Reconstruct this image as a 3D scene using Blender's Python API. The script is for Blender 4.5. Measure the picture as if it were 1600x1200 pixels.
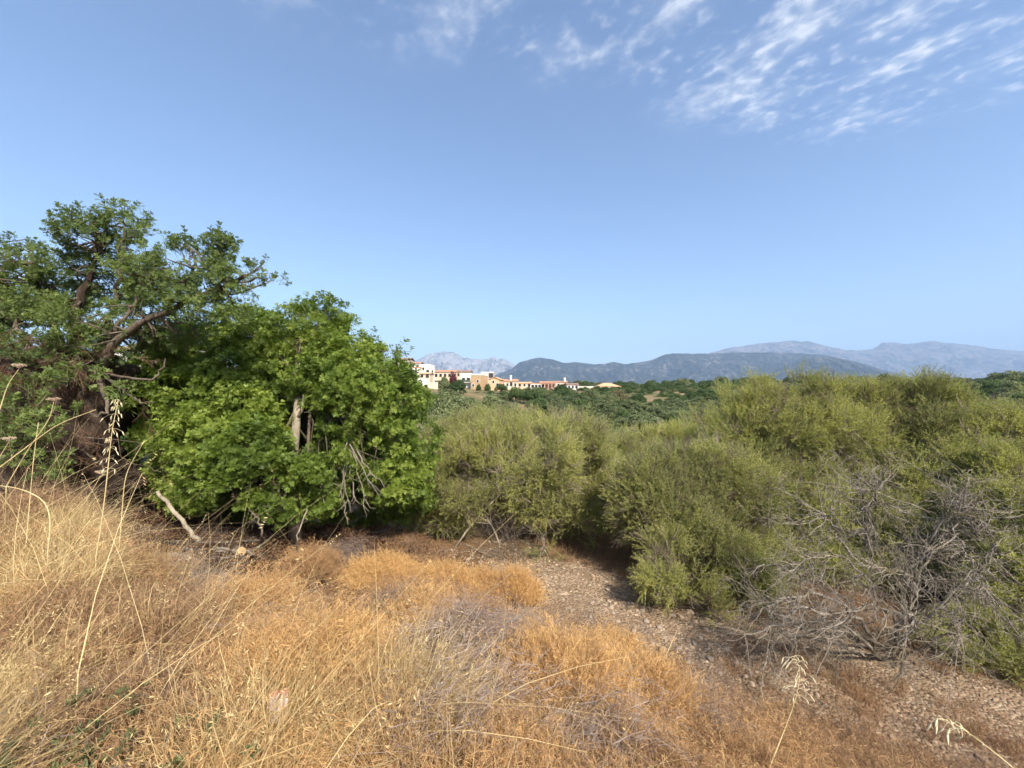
import bpy, math, random
import numpy as np
from mathutils import Vector

# ------------------------------------------------------------------ scene, camera, sky, sun, exposure
sc = bpy.context.scene
for o in list(bpy.data.objects):
    bpy.data.objects.remove(o)
COL = sc.collection
random.seed(7)
RNG = np.random.default_rng(7)
R = math.radians

EYE = 1.65
FPX = 620.0
PITCH = R(1.1)
cam_d = bpy.data.cameras.new('camera')
cam_d.sensor_width = 36.0
cam_d.lens = 36.0 * FPX / 1600.0
cam_d.clip_start = 0.05
cam_d.clip_end = 80000
cam = bpy.data.objects.new('camera', cam_d)
COL.objects.link(cam)
cam.location = (0, 0, EYE)
cam.rotation_euler = (R(90) + PITCH, 0, 0)
sc.camera = cam

SUN_AZ = R(152)     # clockwise from the viewing direction (+Y): right and somewhat behind the camera
SUN_EL = R(42)
world = bpy.data.worlds.new('World')
sc.world = world
world.use_nodes = True
wn, wl = world.node_tree.nodes, world.node_tree.links
wn.clear()
w_out = wn.new('ShaderNodeOutputWorld')
w_bg = wn.new('ShaderNodeBackground')
sky = wn.new('ShaderNodeTexSky')
sky.sky_type = 'NISHITA'
sky.sun_disc = False
sky.sun_elevation = SUN_EL
sky.sun_rotation = SUN_AZ
sky.altitude = 0
sky.air_density = 1.0
sky.dust_density = 1.1
sky.ozone_density = 2.8
w_bg.inputs['Strength'].default_value = 0.118
wl.new(w_bg.outputs[0], w_out.inputs[0])


def wnode(t, **kw):
    n = wn.new(t)
    for k, v in kw.items():
        setattr(n, k, v)
    return n


def wmath(op, a, b=None, c=None, clamp=False):
    n = wnode('ShaderNodeMath', operation=op)
    n.use_clamp = clamp
    for i, v in enumerate((a, b, c)):
        if v is None:
            continue
        if isinstance(v, (int, float)):
            n.inputs[i].default_value = v
        else:
            wl.new(v, n.inputs[i])
    return n.outputs[0]


def wsmooth(v, lo, hi):
    n = wnode('ShaderNodeMapRange', interpolation_type='SMOOTHSTEP')
    wl.new(v, n.inputs[0])
    n.inputs[1].default_value = lo
    n.inputs[2].default_value = hi
    return n.outputs[0]


# high thin clouds, laid on a flat layer overhead (direction projected on a plane)
tc = wnode('ShaderNodeTexCoord')
sep = wnode('ShaderNodeSeparateXYZ')
wl.new(tc.outputs['Generated'], sep.inputs[0])
zc = wmath('MAXIMUM', sep.outputs[2], 0.03)
cx = wmath('DIVIDE', sep.outputs[0], zc)
cy = wmath('DIVIDE', sep.outputs[1], zc)
cmb = wnode('ShaderNodeCombineXYZ')
wl.new(cx, cmb.inputs[0])
wl.new(cy, cmb.inputs[1])


def wnoise(scale, detail=4, rough=0.55, dist=0.0, stretch=(1, 1, 1), rot=0.0, off=(0, 0, 0)):
    m0 = wnode('ShaderNodeMapping')
    m0.inputs['Rotation'].default_value = (0, 0, rot)
    wl.new(cmb.outputs[0], m0.inputs[0])
    m = wnode('ShaderNodeMapping')
    m.inputs['Scale'].default_value = stretch
    m.inputs['Location'].default_value = off
    wl.new(m0.outputs[0], m.inputs[0])
    n = wnode('ShaderNodeTexNoise')
    wl.new(m.outputs[0], n.inputs['Vector'])
    n.inputs['Scale'].default_value = scale
    n.inputs['Detail'].default_value = detail
    n.inputs['Roughness'].default_value = rough
    n.inputs['Distortion'].default_value = dist
    return n.outputs[0]


big = wnoise(1.3, 3, 0.5, off=(3.1, 0.4, 0))
# a sheet of cirrus overhead whose ragged front reaches into the view on the right
front = wmath('SUBTRACT', wmath('ADD', wmath('MULTIPLY', cx, 0.28), 1.27), cy)
front = wmath('ADD', front, wmath('MULTIPLY', wmath('SUBTRACT', big, 0.5), 0.55))
sheet = wmath('MULTIPLY', wsmooth(front, -0.06, 0.16), wsmooth(cx, -1.5, 1.3))
sheet = wmath('MULTIPLY', sheet, wsmooth(wmath('SUBTRACT', 1.06, wmath('ADD', wmath('MULTIPLY', cx, 0.28), wmath('MULTIPLY', cy, 0.42))), -0.02, 0.10))
cells = wnoise(19.0, 5, 0.5, 0.12, stretch=(1.0, 1.12, 1), rot=R(38))
rip = wnoise(3.6, 4, 0.6, 0.3, stretch=(0.75, 1.3, 1), rot=R(45), off=(1.7, 2.2, 0))
dens = wmath('ADD', wmath('MULTIPLY', cells, 0.72), wmath('MULTIPLY', rip, 0.5))
cl = wmath('MULTIPLY', wsmooth(dens, 0.56, 0.92), sheet)
veil = wmath('MULTIPLY', wsmooth(rip, 0.40, 0.85), wmath('MULTIPLY', sheet, 0.40))
cl = wmath('MINIMUM', wmath('ADD', wmath('MULTIPLY', cl, 0.85), veil), 0.78)
cl = wmath('MULTIPLY', cl, wsmooth(sep.outputs[2], 0.10, 0.35))
mixc = wnode('ShaderNodeMix', data_type='RGBA')
wl.new(cl, mixc.inputs[0])
wl.new(sky.outputs[0], mixc.inputs[6])
mixc.inputs[7].default_value = (4.4, 4.6, 4.9, 1)
wl.new(mixc.outputs[2], w_bg.inputs[0])

sun_d = bpy.data.lights.new('sun', 'SUN')
sun_d.energy = 5.0
sun_d.angle = R(4.0)
sun_d.color = (1.0, 0.93, 0.82)
sun = bpy.data.objects.new('sun', sun_d)
COL.objects.link(sun)
to_sun = Vector((math.sin(SUN_AZ) * math.cos(SUN_EL), math.cos(SUN_AZ) * math.cos(SUN_EL), math.sin(SUN_EL)))
sun.rotation_euler = to_sun.to_track_quat('Z', 'Y').to_euler()
sun.location = (20, -12, 30)

sc.view_settings.view_transform = 'Standard'
sc.view_settings.look = 'None'
sc.view_settings.gamma = 1
sc.view_settings.exposure = 1.0
sc.render.engine = 'CYCLES'
sc.cycles.use_denoising = True
sc.cycles.max_bounces = 5
sc.cycles.diffuse_bounces = 3
sc.cycles.transmission_bounces = 3
sc.cycles.transparent_max_bounces = 4
sc.cycles.volume_bounces = 0
sc.cycles.sample_clamp_indirect = 6
sc.cycles.use_adaptive_sampling = True
sc.cycles.adaptive_threshold = 0.03
sc.cycles.use_light_tree = False

# ------------------------------------------------------------------ small tools
CP, SP = math.cos(PITCH), math.sin(PITCH)


def ray(px, py):
    a, b = (px - 800.0) / FPX, (600.0 - py) / FPX
    return a, CP - SP * b, SP + CP * b     # x, y, z of the viewing ray


def at(px, py, depth):
    x, y, z = ray(px, py)
    k = depth / y
    return np.array((x * k, depth, EYE + z * k))


def smooth(t):
    t = np.clip(t, 0, 1)
    return t * t * (3 - 2 * t)


def _h(ix, iy, iz, seed):
    n = (ix * 374761393 + iy * 668265263 + iz * 2147483647 + seed * 1274126177) & 0xFFFFFFFF
    n = ((n ^ (n >> 13)) * 1274126177) & 0xFFFFFFFF
    n = ((n ^ (n >> 16)) * 2246822519) & 0xFFFFFFFF
    return ((n ^ (n >> 15)) & 0xFFFF) / 65535.0


def noise(x, y, z=0.0, seed=0):
    x, y, z = np.broadcast_arrays(np.asarray(x, float), np.asarray(y, float), np.asarray(z, float))
    ix, iy, iz = np.floor(x).astype(np.int64), np.floor(y).astype(np.int64), np.floor(z).astype(np.int64)
    fx, fy, fz = smooth(x - ix), smooth(y - iy), smooth(z - iz)
    v = 0
    for dx in (0, 1):
        for dy in (0, 1):
            for dz in (0, 1):
                w = (fx if dx else 1 - fx) * (fy if dy else 1 - fy) * (fz if dz else 1 - fz)
                v = v + w * _h(ix + dx, iy + dy, iz + dz, seed)
    return v


def fbm(x, y, z=0.0, seed=0, octv=4, gain=0.5):
    v, a, f, t = 0, 1.0, 1.0, 0
    for i in range(octv):
        v = v + a * noise(np.asarray(x) * f, np.asarray(y) * f, np.asarray(z) * f, seed + i * 17)
        t += a
        a *= gain
        f *= 2.03
    return v / t


# tussocks of the bank: x, y, radius, height, random number
_rm = np.random.default_rng(31)
MOUNDS = []
for _i in range(4000):
    _x, _y = _rm.uniform(-9, 5.5), _rm.uniform(1.3, 8.5)
    _u = 0.6 * _x + 0.8 * _y
    _q = _x / _y
    _r = _rm.uniform(.17, .42)
    if _u > 5.2 - _r * 0.5 - 0.55 * (_q > .05) or abs(_q) > 1.7 or math.hypot(_x, _y) < 1.5 or (-1.05 < _q < -.35 and _y > 3.9) or _y > 7.5:
        continue
    if all((_x - m[0]) ** 2 + (_y - m[1]) ** 2 > (0.62 * (_r + m[2])) ** 2 for m in MOUNDS):
        MOUNDS.append((_x, _y, _r, _rm.uniform(.55, .9) * _r, _rm.random()))


def height(x, y, mounds=True):
    x, y = np.asarray(x, float), np.asarray(y, float)
    r = np.hypot(x, y)
    u = 0.6 * x + 0.8 * y + 0.5 * (noise(x * 0.35, y * 0.35, 0, 3) - 0.5)
    qq = x / np.maximum(y, 1.0)
    dip = 1.15 * smooth((y - 1.4) / 2.0) * smooth((qq + 1.12) / .17) * smooth((-.10 - qq) / .35)
    bank = -2.35 * smooth((u - 0.8 + dip) / 5.3) - 0.22 * smooth((y - 2.0) / 2.5) * smooth((1.5 - u) / 2)
    z = bank + 1.0 * smooth((u - 11) / 22) + 0.80 * np.exp(-(((x + 4.0) / 2.4) ** 2 + ((y - 8.8) / 1.7) ** 2))
    # the valley floor climbs to the village ridge
    far = -6.0 + 8.2 * smooth((r - 50) / 135) - 2.0 * smooth((r - 230) / 300) + 4 * smooth((r - 900) / 5000)
    far = far + 8.5 * np.exp(-(((x + 78) / 42) ** 2 + ((y - 168) / 46) ** 2)) + 5.0 * np.exp(-(((x + 130) / 60) ** 2 + ((y - 140) / 60) ** 2))
    far = far + 1.0 * (fbm(x / 28, y / 28, 0, 11, 3) - 0.5) * smooth((r - 30) / 60)
    k = smooth((r - 16) / 40)
    z = z * (1 - k) + far * k
    if mounds:
        w = smooth((6.3 - u) / 1.0) * smooth((14 - r) / 4)
        near = r < 13
        if np.any(near):
            xn, yn = x[near] if x.ndim else x, y[near] if y.ndim else y
            top = np.zeros(np.shape(xn))
            for (mx, my, mr, mh, _t) in MOUNDS:
                top = np.maximum(top, mh * 0.75 * np.clip(1 - ((xn - mx) ** 2 + (yn - my) ** 2) / mr ** 2, 0, 1))
            if z.ndim:
                z = z.copy()
                z[near] += top
            else:
                z = z + top
        z = z + w * (0.40 * (fbm(x * 0.75, y * 0.75, 0, 5, 3, 0.45) - 0.45))
        z = z + w * 0.20 * (noise(x * 1.9, y * 1.9, 0, 6) - 0.5)
        z = z + 0.06 * (fbm(x * 3.1, y * 3.1, 0, 8, 3) - 0.5) * smooth((40 - r) / 20)
    return z


def ground_hit(px, py, lift=0.0):
    x, y, z = ray(px, py)
    t = np.arange(0.5, 40, 0.02)
    g = height(x * t, y * t) + lift
    i = np.argmax(EYE + z * t <= g)
    t = t[i]
    return np.array((x * t, y * t, float(height(x * t, y * t))))


class MB:
    """collects vertices and faces of one mesh"""

    def __init__(self):
        self.v, self.f, self.n = [], [], 0

    def add(self, verts, faces):
        verts = np.asarray(verts, float).reshape(-1, 3)
        self.v.append(verts)
        k = self.n
        self.f += [tuple(i + k for i in f) for f in faces]
        self.n += len(verts)

    def tube(self, pts, rad, sides=6, cap=True, flute=None, seed=0):
        pts = np.asarray(pts, float)
        n = len(pts)
        rad = np.broadcast_to(np.asarray(rad, float), (n,))
        tan = np.gradient(pts, axis=0)
        tan /= np.linalg.norm(tan, axis=1, keepdims=True) + 1e-9
        ref = np.array((0.31, 0.87, 0.38))
        a0 = np.cross(tan[0], ref)
        a0 /= np.linalg.norm(a0) + 1e-9
        ring = []
        th = np.linspace(0, 2 * np.pi, sides, endpoint=False)
        a = a0
        for i in range(n):
            a = a - tan[i] * np.dot(a, tan[i])
            a /= np.linalg.norm(a) + 1e-9
            b = np.cross(tan[i], a)
            rr = np.full(sides, rad[i])
            if flute is not None:
                rr = rr * flute(th, i / (n - 1))
            ring.append(pts[i] + np.outer(np.cos(th) * rr, a) + np.outer(np.sin(th) * rr, b))
        f = []
        for i in range(n - 1):
            for j in range(sides):
                j2 = (j + 1) % sides
                f.append((i * sides + j, i * sides + j2, (i + 1) * sides + j2, (i + 1) * sides + j))
        if cap:
            f.append(tuple(range(sides - 1, -1, -1)))
            f.append(tuple((n - 1) * sides + j for j in range(sides)))
        self.add(np.concatenate(ring), f)

    def box(self, lo, hi):
        (a, b, c), (d, e, g) = lo, hi
        v = [(a, b, c), (d, b, c), (d, e, c), (a, e, c), (a, b, g), (d, b, g), (d, e, g), (a, e, g)]
        self.add(v, [(3, 2, 1, 0), (4, 5, 6, 7), (0, 1, 5, 4), (1, 2, 6, 5), (2, 3, 7, 6), (3, 0, 4, 7)])

    def mesh(self, name, mat=None, smooth_=False):
        me = bpy.data.meshes.new(name)
        me.from_pydata(np.concatenate(self.v).tolist() if self.v else [], [], self.f)
        if mat:
            me.materials.append(mat)
        if smooth_:
            me.polygons.foreach_set('use_smooth', np.ones(len(me.polygons), bool))
        me.update()
        return me

    def build(self, name, mat, parent=None, smooth_=False, kind=None):
        return link(name, self.mesh(name, mat, smooth_), parent, kind)


def link(name, data, parent=None, kind=None):
    o = bpy.data.objects.new(name, data)
    COL.objects.link(o)
    if parent is not None:
        o.parent = parent
    if kind:
        o['kind'] = kind
    return o


def tag(o, label, cat, group=None):
    o['label'] = label
    o['category'] = cat
    if group:
        o['group'] = group
    return o


def empty(name, loc, label, cat, group=None):
    o = link(name, None)
    o.empty_display_size = 0.1
    o.location = [float(v) for v in loc]
    return tag(o, label, cat, group)


# ------------------------------------------------------------------ materials
def new_mat(name):
    m = bpy.data.materials.new(name)
    m.use_nodes = True
    nt = m.node_tree
    nt.nodes.clear()
    out = nt.nodes.new('ShaderNodeOutputMaterial')
    return m, nt, out


def nd(nt, t, ins=None, **kw):
    n = nt.nodes.new(t)
    for k, v in kw.items():
        setattr(n, k, v)
    for k, v in (ins or {}).items():
        if isinstance(v, bpy.types.NodeSocket):
            nt.links.new(v, n.inputs[k])
        else:
            n.inputs[k].default_value = v
    return n


def c4(c):
    return (c[0], c[1], c[2], 1)


def ramp(nt, fac, stops):
    n = nt.nodes.new('ShaderNodeValToRGB')
    nt.links.new(fac, n.inputs[0])
    while len(n.color_ramp.elements) < len(stops):
        n.color_ramp.elements.new(0.5)
    for e, (p, c) in zip(n.color_ramp.elements, stops):
        e.position = p
        e.color = c4(c)
    return n.outputs[0]


def mixrgb(nt, fac, a, b, mode='MIX'):
    n = nt.nodes.new('ShaderNodeMix')
    n.data_type = 'RGBA'
    n.blend_type = mode
    for i, v in ((0, fac), (6, a), (7, b)):
        if isinstance(v, bpy.types.NodeSocket):
            nt.links.new(v, n.inputs[i])
        else:
            n.inputs[i].default_value = v if i == 0 else c4(v)
    return n.outputs[2]


def leaf_mat(name, stops, transl=0.35, rough=0.55, spec=0.3, vary=0.25, trans_tint=(1.0, 1.1, 0.5)):
    """leaf or straw: colour picked by the 'tint' of each sprig, with a little change from sprig to sprig"""
    m, nt, out = new_mat(name)
    at_ = nd(nt, 'ShaderNodeAttribute', attribute_type='INSTANCER', attribute_name='tint')
    oi = nd(nt, 'ShaderNodeObjectInfo')
    geo = nd(nt, 'ShaderNodeNewGeometry')
    col = ramp(nt, at_.outputs['Fac'], stops)
    rnd = nd(nt, 'ShaderNodeMath', {0: geo.outputs['Random Per Island'], 1: vary, 2: 1 - vary * 0.5}, operation='MULTIPLY_ADD').outputs[0]
    rgb = nd(nt, 'ShaderNodeCombineColor', {0: rnd, 1: rnd, 2: rnd}).outputs[0]
    col = mixrgb(nt, 1.0, col, rgb, 'MULTIPLY')
    bs = nd(nt, 'ShaderNodeBsdfPrincipled', {'Base Color': col, 'Roughness': rough, 'Specular IOR Level': spec})
    tl = nd(nt, 'ShaderNodeBsdfTranslucent', {'Color': mixrgb(nt, 1.0, col, trans_tint, 'MULTIPLY')})
    mx = nd(nt, 'ShaderNodeMixShader', {0: transl, 1: bs.outputs[0], 2: tl.outputs[0]})
    nt.links.new(mx.outputs[0], out.inputs[0])
    return m


def bark_mat(name, c1, c2, scale=14, stretch=0.25, bump=0.6, c3=None):
    m, nt, out = new_mat(name)
    tc_ = nd(nt, 'ShaderNodeTexCoord')
    mp = nd(nt, 'ShaderNodeMapping', {0: tc_.outputs['Object'], 'Scale': (1, 1, stretch)})
    n1 = nd(nt, 'ShaderNodeTexNoise', {'Vector': mp.outputs[0], 'Scale': scale, 'Detail': 6.0, 'Roughness': 0.65, 'Distortion': 0.6})
    col = ramp(nt, n1.outputs[0], [(0.3, c1), (0.7, c2)])
    if c3:
        n2 = nd(nt, 'ShaderNodeTexNoise', {'Vector': tc_.outputs['Object'], 'Scale': 2.4, 'Detail': 4.0})
        f = nd(nt, 'ShaderNodeMapRange', {0: n2.outputs[0], 1: 0.5, 2: 0.68}).outputs[0]
        col = mixrgb(nt, f, col, c3)
    bp = nd(nt, 'ShaderNodeBump', {'Height': n1.outputs[0], 'Strength': bump, 'Distance': 0.04})
    bs = nd(nt, 'ShaderNodeBsdfPrincipled', {'Base Color': col, 'Roughness': 0.9, 'Specular IOR Level': 0.15, 'Normal': bp.outputs[0]})
    nt.links.new(bs.outputs[0], out.inputs[0])
    return m


def plain_mat(name, c1, c2, scale=1.5, rough=0.85, bump=0.0, spec=0.2):
    m, nt, out = new_mat(name)
    tc_ = nd(nt, 'ShaderNodeTexCoord')
    n1 = nd(nt, 'ShaderNodeTexNoise', {'Vector': tc_.outputs['Object'], 'Scale': scale, 'Detail': 5.0, 'Roughness': 0.6})
    col = ramp(nt, n1.outputs[0], [(0.32, c1), (0.68, c2)])
    ins = {'Base Color': col, 'Roughness': rough, 'Specular IOR Level': spec}
    if bump:
        ins['Normal'] = nd(nt, 'ShaderNodeBump', {'Height': n1.outputs[0], 'Strength': bump, 'Distance': 0.03}).outputs[0]
    bs = nd(nt, 'ShaderNodeBsdfPrincipled', ins)
    nt.links.new(bs.outputs[0], out.inputs[0])
    return m


M = {}
M['carob_leaf'] = leaf_mat('carob_leaf', [(0.0, (0.080, 0.120, 0.024)), (0.5, (0.170, 0.238, 0.038)), (1.0, (0.310, 0.370, 0.070))], 0.45, 0.45, 0.35)
M['old_carob_leaf'] = leaf_mat('old_carob_leaf', [(0.0, (0.085, 0.120, 0.046)), (0.5, (0.145, 0.195, 0.060)), (1.0, (0.235, 0.290, 0.085))], 0.45, 0.45, 0.35)
M['willow_leaf'] = leaf_mat('willow_leaf', [(0.0, (0.265, 0.265, 0.125)), (0.5, (0.405, 0.395, 0.150)), (1.0, (0.560, 0.530, 0.195))], 0.52, 0.55, 0.25)
M['olive_leaf'] = leaf_mat('olive_leaf', [(0.0, (0.075, 0.105, 0.045)), (1.0, (0.150, 0.190, 0.075))], 0.25, 0.5, 0.35)
M['straw'] = leaf_mat('straw', [(0.0, (0.370, 0.245, 0.120)), (0.5, (0.580, 0.425, 0.200)), (1.0, (0.740, 0.590, 0.300))], 0.28, 0.6, 0.25, 0.4, (1, 0.9, 0.7))
M['rust'] = leaf_mat('rust', [(0.0, (0.275, 0.172, 0.105)), (0.4, (0.415, 0.258, 0.132)), (0.7, (0.525, 0.325, 0.148)), (1.0, (0.630, 0.400, 0.165))], 0.28, 0.7, 0.15, 0.45, (1, 0.85, 0.6))
M['greytwig'] = leaf_mat('greytwig', [(0.0, (0.150, 0.108, 0.084)), (1.0, (0.330, 0.262, 0.220))], 0.0, 0.85, 0.1, 0.5)
M['weed'] = leaf_mat('weed', [(0.0, (0.085, 0.100, 0.045)), (1.0, (0.180, 0.200, 0.080))], 0.3, 0.5, 0.3)
M['bark_old'] = bark_mat('bark_old', (0.019, 0.013, 0.010), (0.095, 0.066, 0.047), 9, 0.22, 1.0)
M['bark_pale'] = bark_mat('bark_pale', (0.170, 0.135, 0.095), (0.400, 0.340, 0.250), 16, 0.3, 0.5)
M['bark_mid'] = bark_mat('bark_mid', (0.060, 0.044, 0.031), (0.190, 0.150, 0.110), 16, 0.3, 0.6)
M['dead_wood'] = bark_mat('dead_wood', (0.110, 0.090, 0.072), (0.290, 0.250, 0.205), 18, 0.3, 0.4, (0.250, 0.220, 0.120))
M['bleached'] = bark_mat('bleached', (0.115, 0.094, 0.072), (0.350, 0.302, 0.245), 20, 0.3, 0.4, (0.165, 0.138, 0.080))
M['cut_wood'] = plain_mat('cut_wood', (0.42, 0.27, 0.13), (0.60, 0.42, 0.22), 12)


# ------------------------------------------------------------------ sprigs scattered over plants and ground
def axis_euler(d, roll):
    """XYZ Euler angles that turn local +Z to the directions d, rolled about it"""
    d = d / (np.linalg.norm(d, axis=1, keepdims=True) + 1e-9)
    ref = np.where(np.abs(d[:, 2:3]) > 0.95, np.array([[1.0, 0, 0]]), np.array([[0, 0, 1.0]]))
    x = np.cross(ref, d)
    x /= np.linalg.norm(x, axis=1, keepdims=True) + 1e-9
    y = np.cross(d, x)
    c, s = np.cos(roll)[:, None], np.sin(roll)[:, None]
    X, Y = x * c + y * s, y * c - x * s
    b = np.arcsin(np.clip(-X[:, 2], -1, 1))
    return np.stack((np.arctan2(Y[:, 2], d[:, 2]), b, np.arctan2(X[:, 1], X[:, 0])), 1)


_GROUPS = {}


def scatter_group(key, protos):
    if key in _GROUPS:
        return _GROUPS[key]
    ng = bpy.data.node_groups.new('scatter_' + key, 'GeometryNodeTree')
    ng.interface.new_socket('Geometry', in_out='INPUT', socket_type='NodeSocketGeometry')
    ng.interface.new_socket('Geometry', in_out='OUTPUT', socket_type='NodeSocketGeometry')
    N, L = ng.nodes, ng.links
    gi, go = N.new('NodeGroupInput'), N.new('NodeGroupOutput')
    join = N.new('GeometryNodeJoinGeometry')
    for p in reversed(protos):
        oi = N.new('GeometryNodeObjectInfo')
        oi.inputs['Object'].default_value = p
        oi.inputs['As Instance'].default_value = False
        g2 = N.new('GeometryNodeGeometryToInstance')
        L.new(oi.outputs['Geometry'], g2.inputs[0])
        L.new(g2.outputs[0], join.inputs[0])
    iop = N.new('GeometryNodeInstanceOnPoints')

    def attr(name, t):
        a = N.new('GeometryNodeInputNamedAttribute')
        a.data_type = t
        a.inputs['Name'].default_value = name
        return a.outputs[0]
    L.new(gi.outputs[0], iop.inputs['Points'])
    L.new(join.outputs[0], iop.inputs['Instance'])
    iop.inputs['Pick Instance'].default_value = True
    L.new(attr('pick', 'INT'), iop.inputs['Instance Index'])
    L.new(attr('turn', 'FLOAT_VECTOR'), iop.inputs['Rotation'])
    L.new(attr('size', 'FLOAT_VECTOR'), iop.inputs['Scale'])
    L.new(iop.outputs[0], go.inputs[0])
    _GROUPS[key] = ng
    return ng


PROTO = {}


def proto(key, meshes):
    PROTO[key] = []
    for me in meshes:
        o = bpy.data.objects.new('sprig_' + key, me)   # never linked to the scene: only a shape to scatter
        PROTO[key].append(o)


def scatter(name, key, pts, turn, size, tint, parent=None, origin=(0, 0, 0)):
    n = len(pts)
    me = bpy.data.meshes.new(name)
    me.vertices.add(n)
    me.vertices.foreach_set('co', (np.asarray(pts) - np.asarray(origin)).astype(np.float32).ravel())
    if np.ndim(size) == 1:
        size = np.repeat(np.asarray(size)[:, None], 3, 1)
    for nm, t, arr, fld in (('turn', 'FLOAT_VECTOR', turn, 'vector'), ('size', 'FLOAT_VECTOR', size, 'vector'), ('tint', 'FLOAT', np.clip(tint, 0, 1), 'value'),
                            ('pick', 'INT', RNG.integers(0, len(PROTO[key]), n), 'value')):
        a = me.attributes.new(nm, t, 'POINT')
        a.data.foreach_set(fld, np.asarray(arr).astype(np.int32 if t == 'INT' else np.float32).ravel())
    o = link(name, me, parent, 'stuff')
    md = o.modifiers.new('scatter', 'NODES')
    md.node_group = scatter_group(key, PROTO[key])
    return o


def leaf_shape(mb, p, d, nrm, ln, wd, fold=0.25, k=6):
    """a pointed oval leaf from p along d; k=4 lozenge, k=6 rounded"""
    d = d / (np.linalg.norm(d) + 1e-9)
    s = np.cross(d, nrm)
    s /= np.linalg.norm(s) + 1e-9
    n = np.cross(s, d)
    if k == 4:
        v = [p, p + d * ln * 0.5 + s * wd / 2 + n * fold * wd, p + d * ln, p + d * ln * 0.5 - s * wd / 2 + n * fold * wd]
        mb.add(v, [(0, 1, 2), (0, 2, 3)])
    else:
        v = [p, p + d * ln * 0.32 + s * wd / 2 + n * fold * wd, p + d * ln * 0.78 + s * wd * 0.42 + n * fold * wd, p + d * ln,
             p + d * ln * 0.78 - s * wd * 0.42 + n * fold * wd, p + d * ln * 0.32 - s * wd / 2 + n * fold * wd]
        mb.add(v, [(0, 1, 2, 3), (0, 3, 4, 5)])


def rnd_unit(n=None):
    v = RNG.normal(size=(3,) if n is None else (n, 3))
    return v / np.linalg.norm(v, axis=-1, keepdims=True)


def carob_sprig(mat, n_leaf=7, droop=0.0):
    """a rosette of pinnate leaves at the end of a twig"""
    mb = MB()
    up = np.array((0, 0, 1.0))
    L = 0.16
    mb.tube([(0, 0, -0.14), (0.006, 0, 0.03), (0, 0.006, L)], [0.006, 0.005, 0.003], 4, False)
    for i in range(n_leaf):
        t = 0.30 + 0.70 * i / (n_leaf - 1)
        a = i * 2.4 + RNG.uniform(-.35, .35)
        base = np.array((0, 0, L * t))
        el = RNG.uniform(0.25, 0.75) + 0.7 * (t - 0.4)
        dirv = np.array((math.cos(a) * math.cos(el), math.sin(a) * math.cos(el), math.sin(el)))
        ll = RNG.uniform(0.10, 0.14)
        side = np.cross(dirv, up)
        side /= np.linalg.norm(side)
        nn = np.cross(side, dirv)
        for k in range(3):
            q = base + dirv * ll * (0.30 + 0.28 * k) - up * 0.006 * k * k
            for sg in (-1, 1):
                dd = dirv * 0.75 + side * sg * 0.8 + nn * RNG.uniform(0, .35)
                leaf_shape(mb, q, dd, nn + rnd_unit() * 0.3, RNG.uniform(.046, .060), RNG.uniform(.021, .027), 0.14)
    return mb.mesh('carob_sprig', mat)


def willow_sprig(mat, L=0.42, n=34, ln=(0.028, 0.046), wd=0.0105, sub=3):
    mb = MB()

    def shoot(p0, d, length, m):
        d = d / np.linalg.norm(d)
        bend = rnd_unit() * 0.12
        pts = [p0 + d * length * t + bend * length * t * t for t in (0, 0.5, 1.0)]
        mb.tube(pts, [0.0030, 0.0022, 0.0012], 3, False)
        for i in range(m):
            t = 0.12 + 0.88 * (i + RNG.uniform(0, .6)) / m
            p = p0 + d * length * t + bend * length * t * t
            a = i * 2.4 + RNG.uniform(-.4, .4)
            o = np.cross(d, (math.cos(a), math.sin(a), 0.31))
            o /= np.linalg.norm(o) + 1e-9
            dd = d * RNG.uniform(.5, .95) + o * RNG.uniform(.5, .9)
            leaf_shape(mb, p, dd, rnd_unit(), RNG.uniform(*ln), wd * RNG.uniform(.8, 1.25), 0.1, 4)
    shoot(np.zeros(3), np.array((0, 0, 1.0)), L, n)
    for i in range(sub):
        t = RNG.uniform(.15, .6)
        a = RNG.uniform(0, 6.28)
        shoot(np.array((0, 0, L * t)), np.array((math.cos(a) * .6, math.sin(a) * .6, 0.9)), L * RNG.uniform(.35, .6), int(n * 0.5))
    return mb.mesh('willow_sprig', mat)


def strip(mb, pts, w, side):
    pts = np.asarray(pts)
    n = len(pts)
    w = np.linspace(w, w * 0.25, n)[:, None]
    mb.add(np.concatenate((pts - side * w / 2, pts + side * w / 2)), [(i, i + 1, n + i + 1, n + i) for i in range(n - 1)])


def straw_tuft(mat, n=34, hgt=(0.25, 0.6), spread=0.09, lean=0.5, heads=True):
    mb = MB()
    for i in range(n):
        p = np.array((RNG.normal(0, spread), RNG.normal(0, spread), -0.04))
        a = RNG.uniform(0, 6.28)
        h = RNG.uniform(*hgt)
        out = np.array((math.cos(a), math.sin(a), 0))
        k = RNG.uniform(0.05, lean) * h
        side = np.array((-math.sin(a + .7), math.cos(a + .7), 0))
        dr = RNG.uniform(0, .35) * h
        pts = [p + out * k * t ** 1.7 * 1.4 + np.array((0, 0, h * t - dr * t ** 3)) for t in (0, .3, .55, .8, 1.0)]
        strip(mb, pts, RNG.uniform(.0022, .0050), side)
        if heads and RNG.random() < 0.3:
            e = pts[-1]
            for j in range(6):
                leaf_shape(mb, e - np.array((0, 0, .015 * j)), out * .6 + rnd_unit() * .6 - np.array((0, 0, .4)), rnd_unit(), .022, .005, .1, 4)
    return mb.mesh('straw_tuft', mat)


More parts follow.
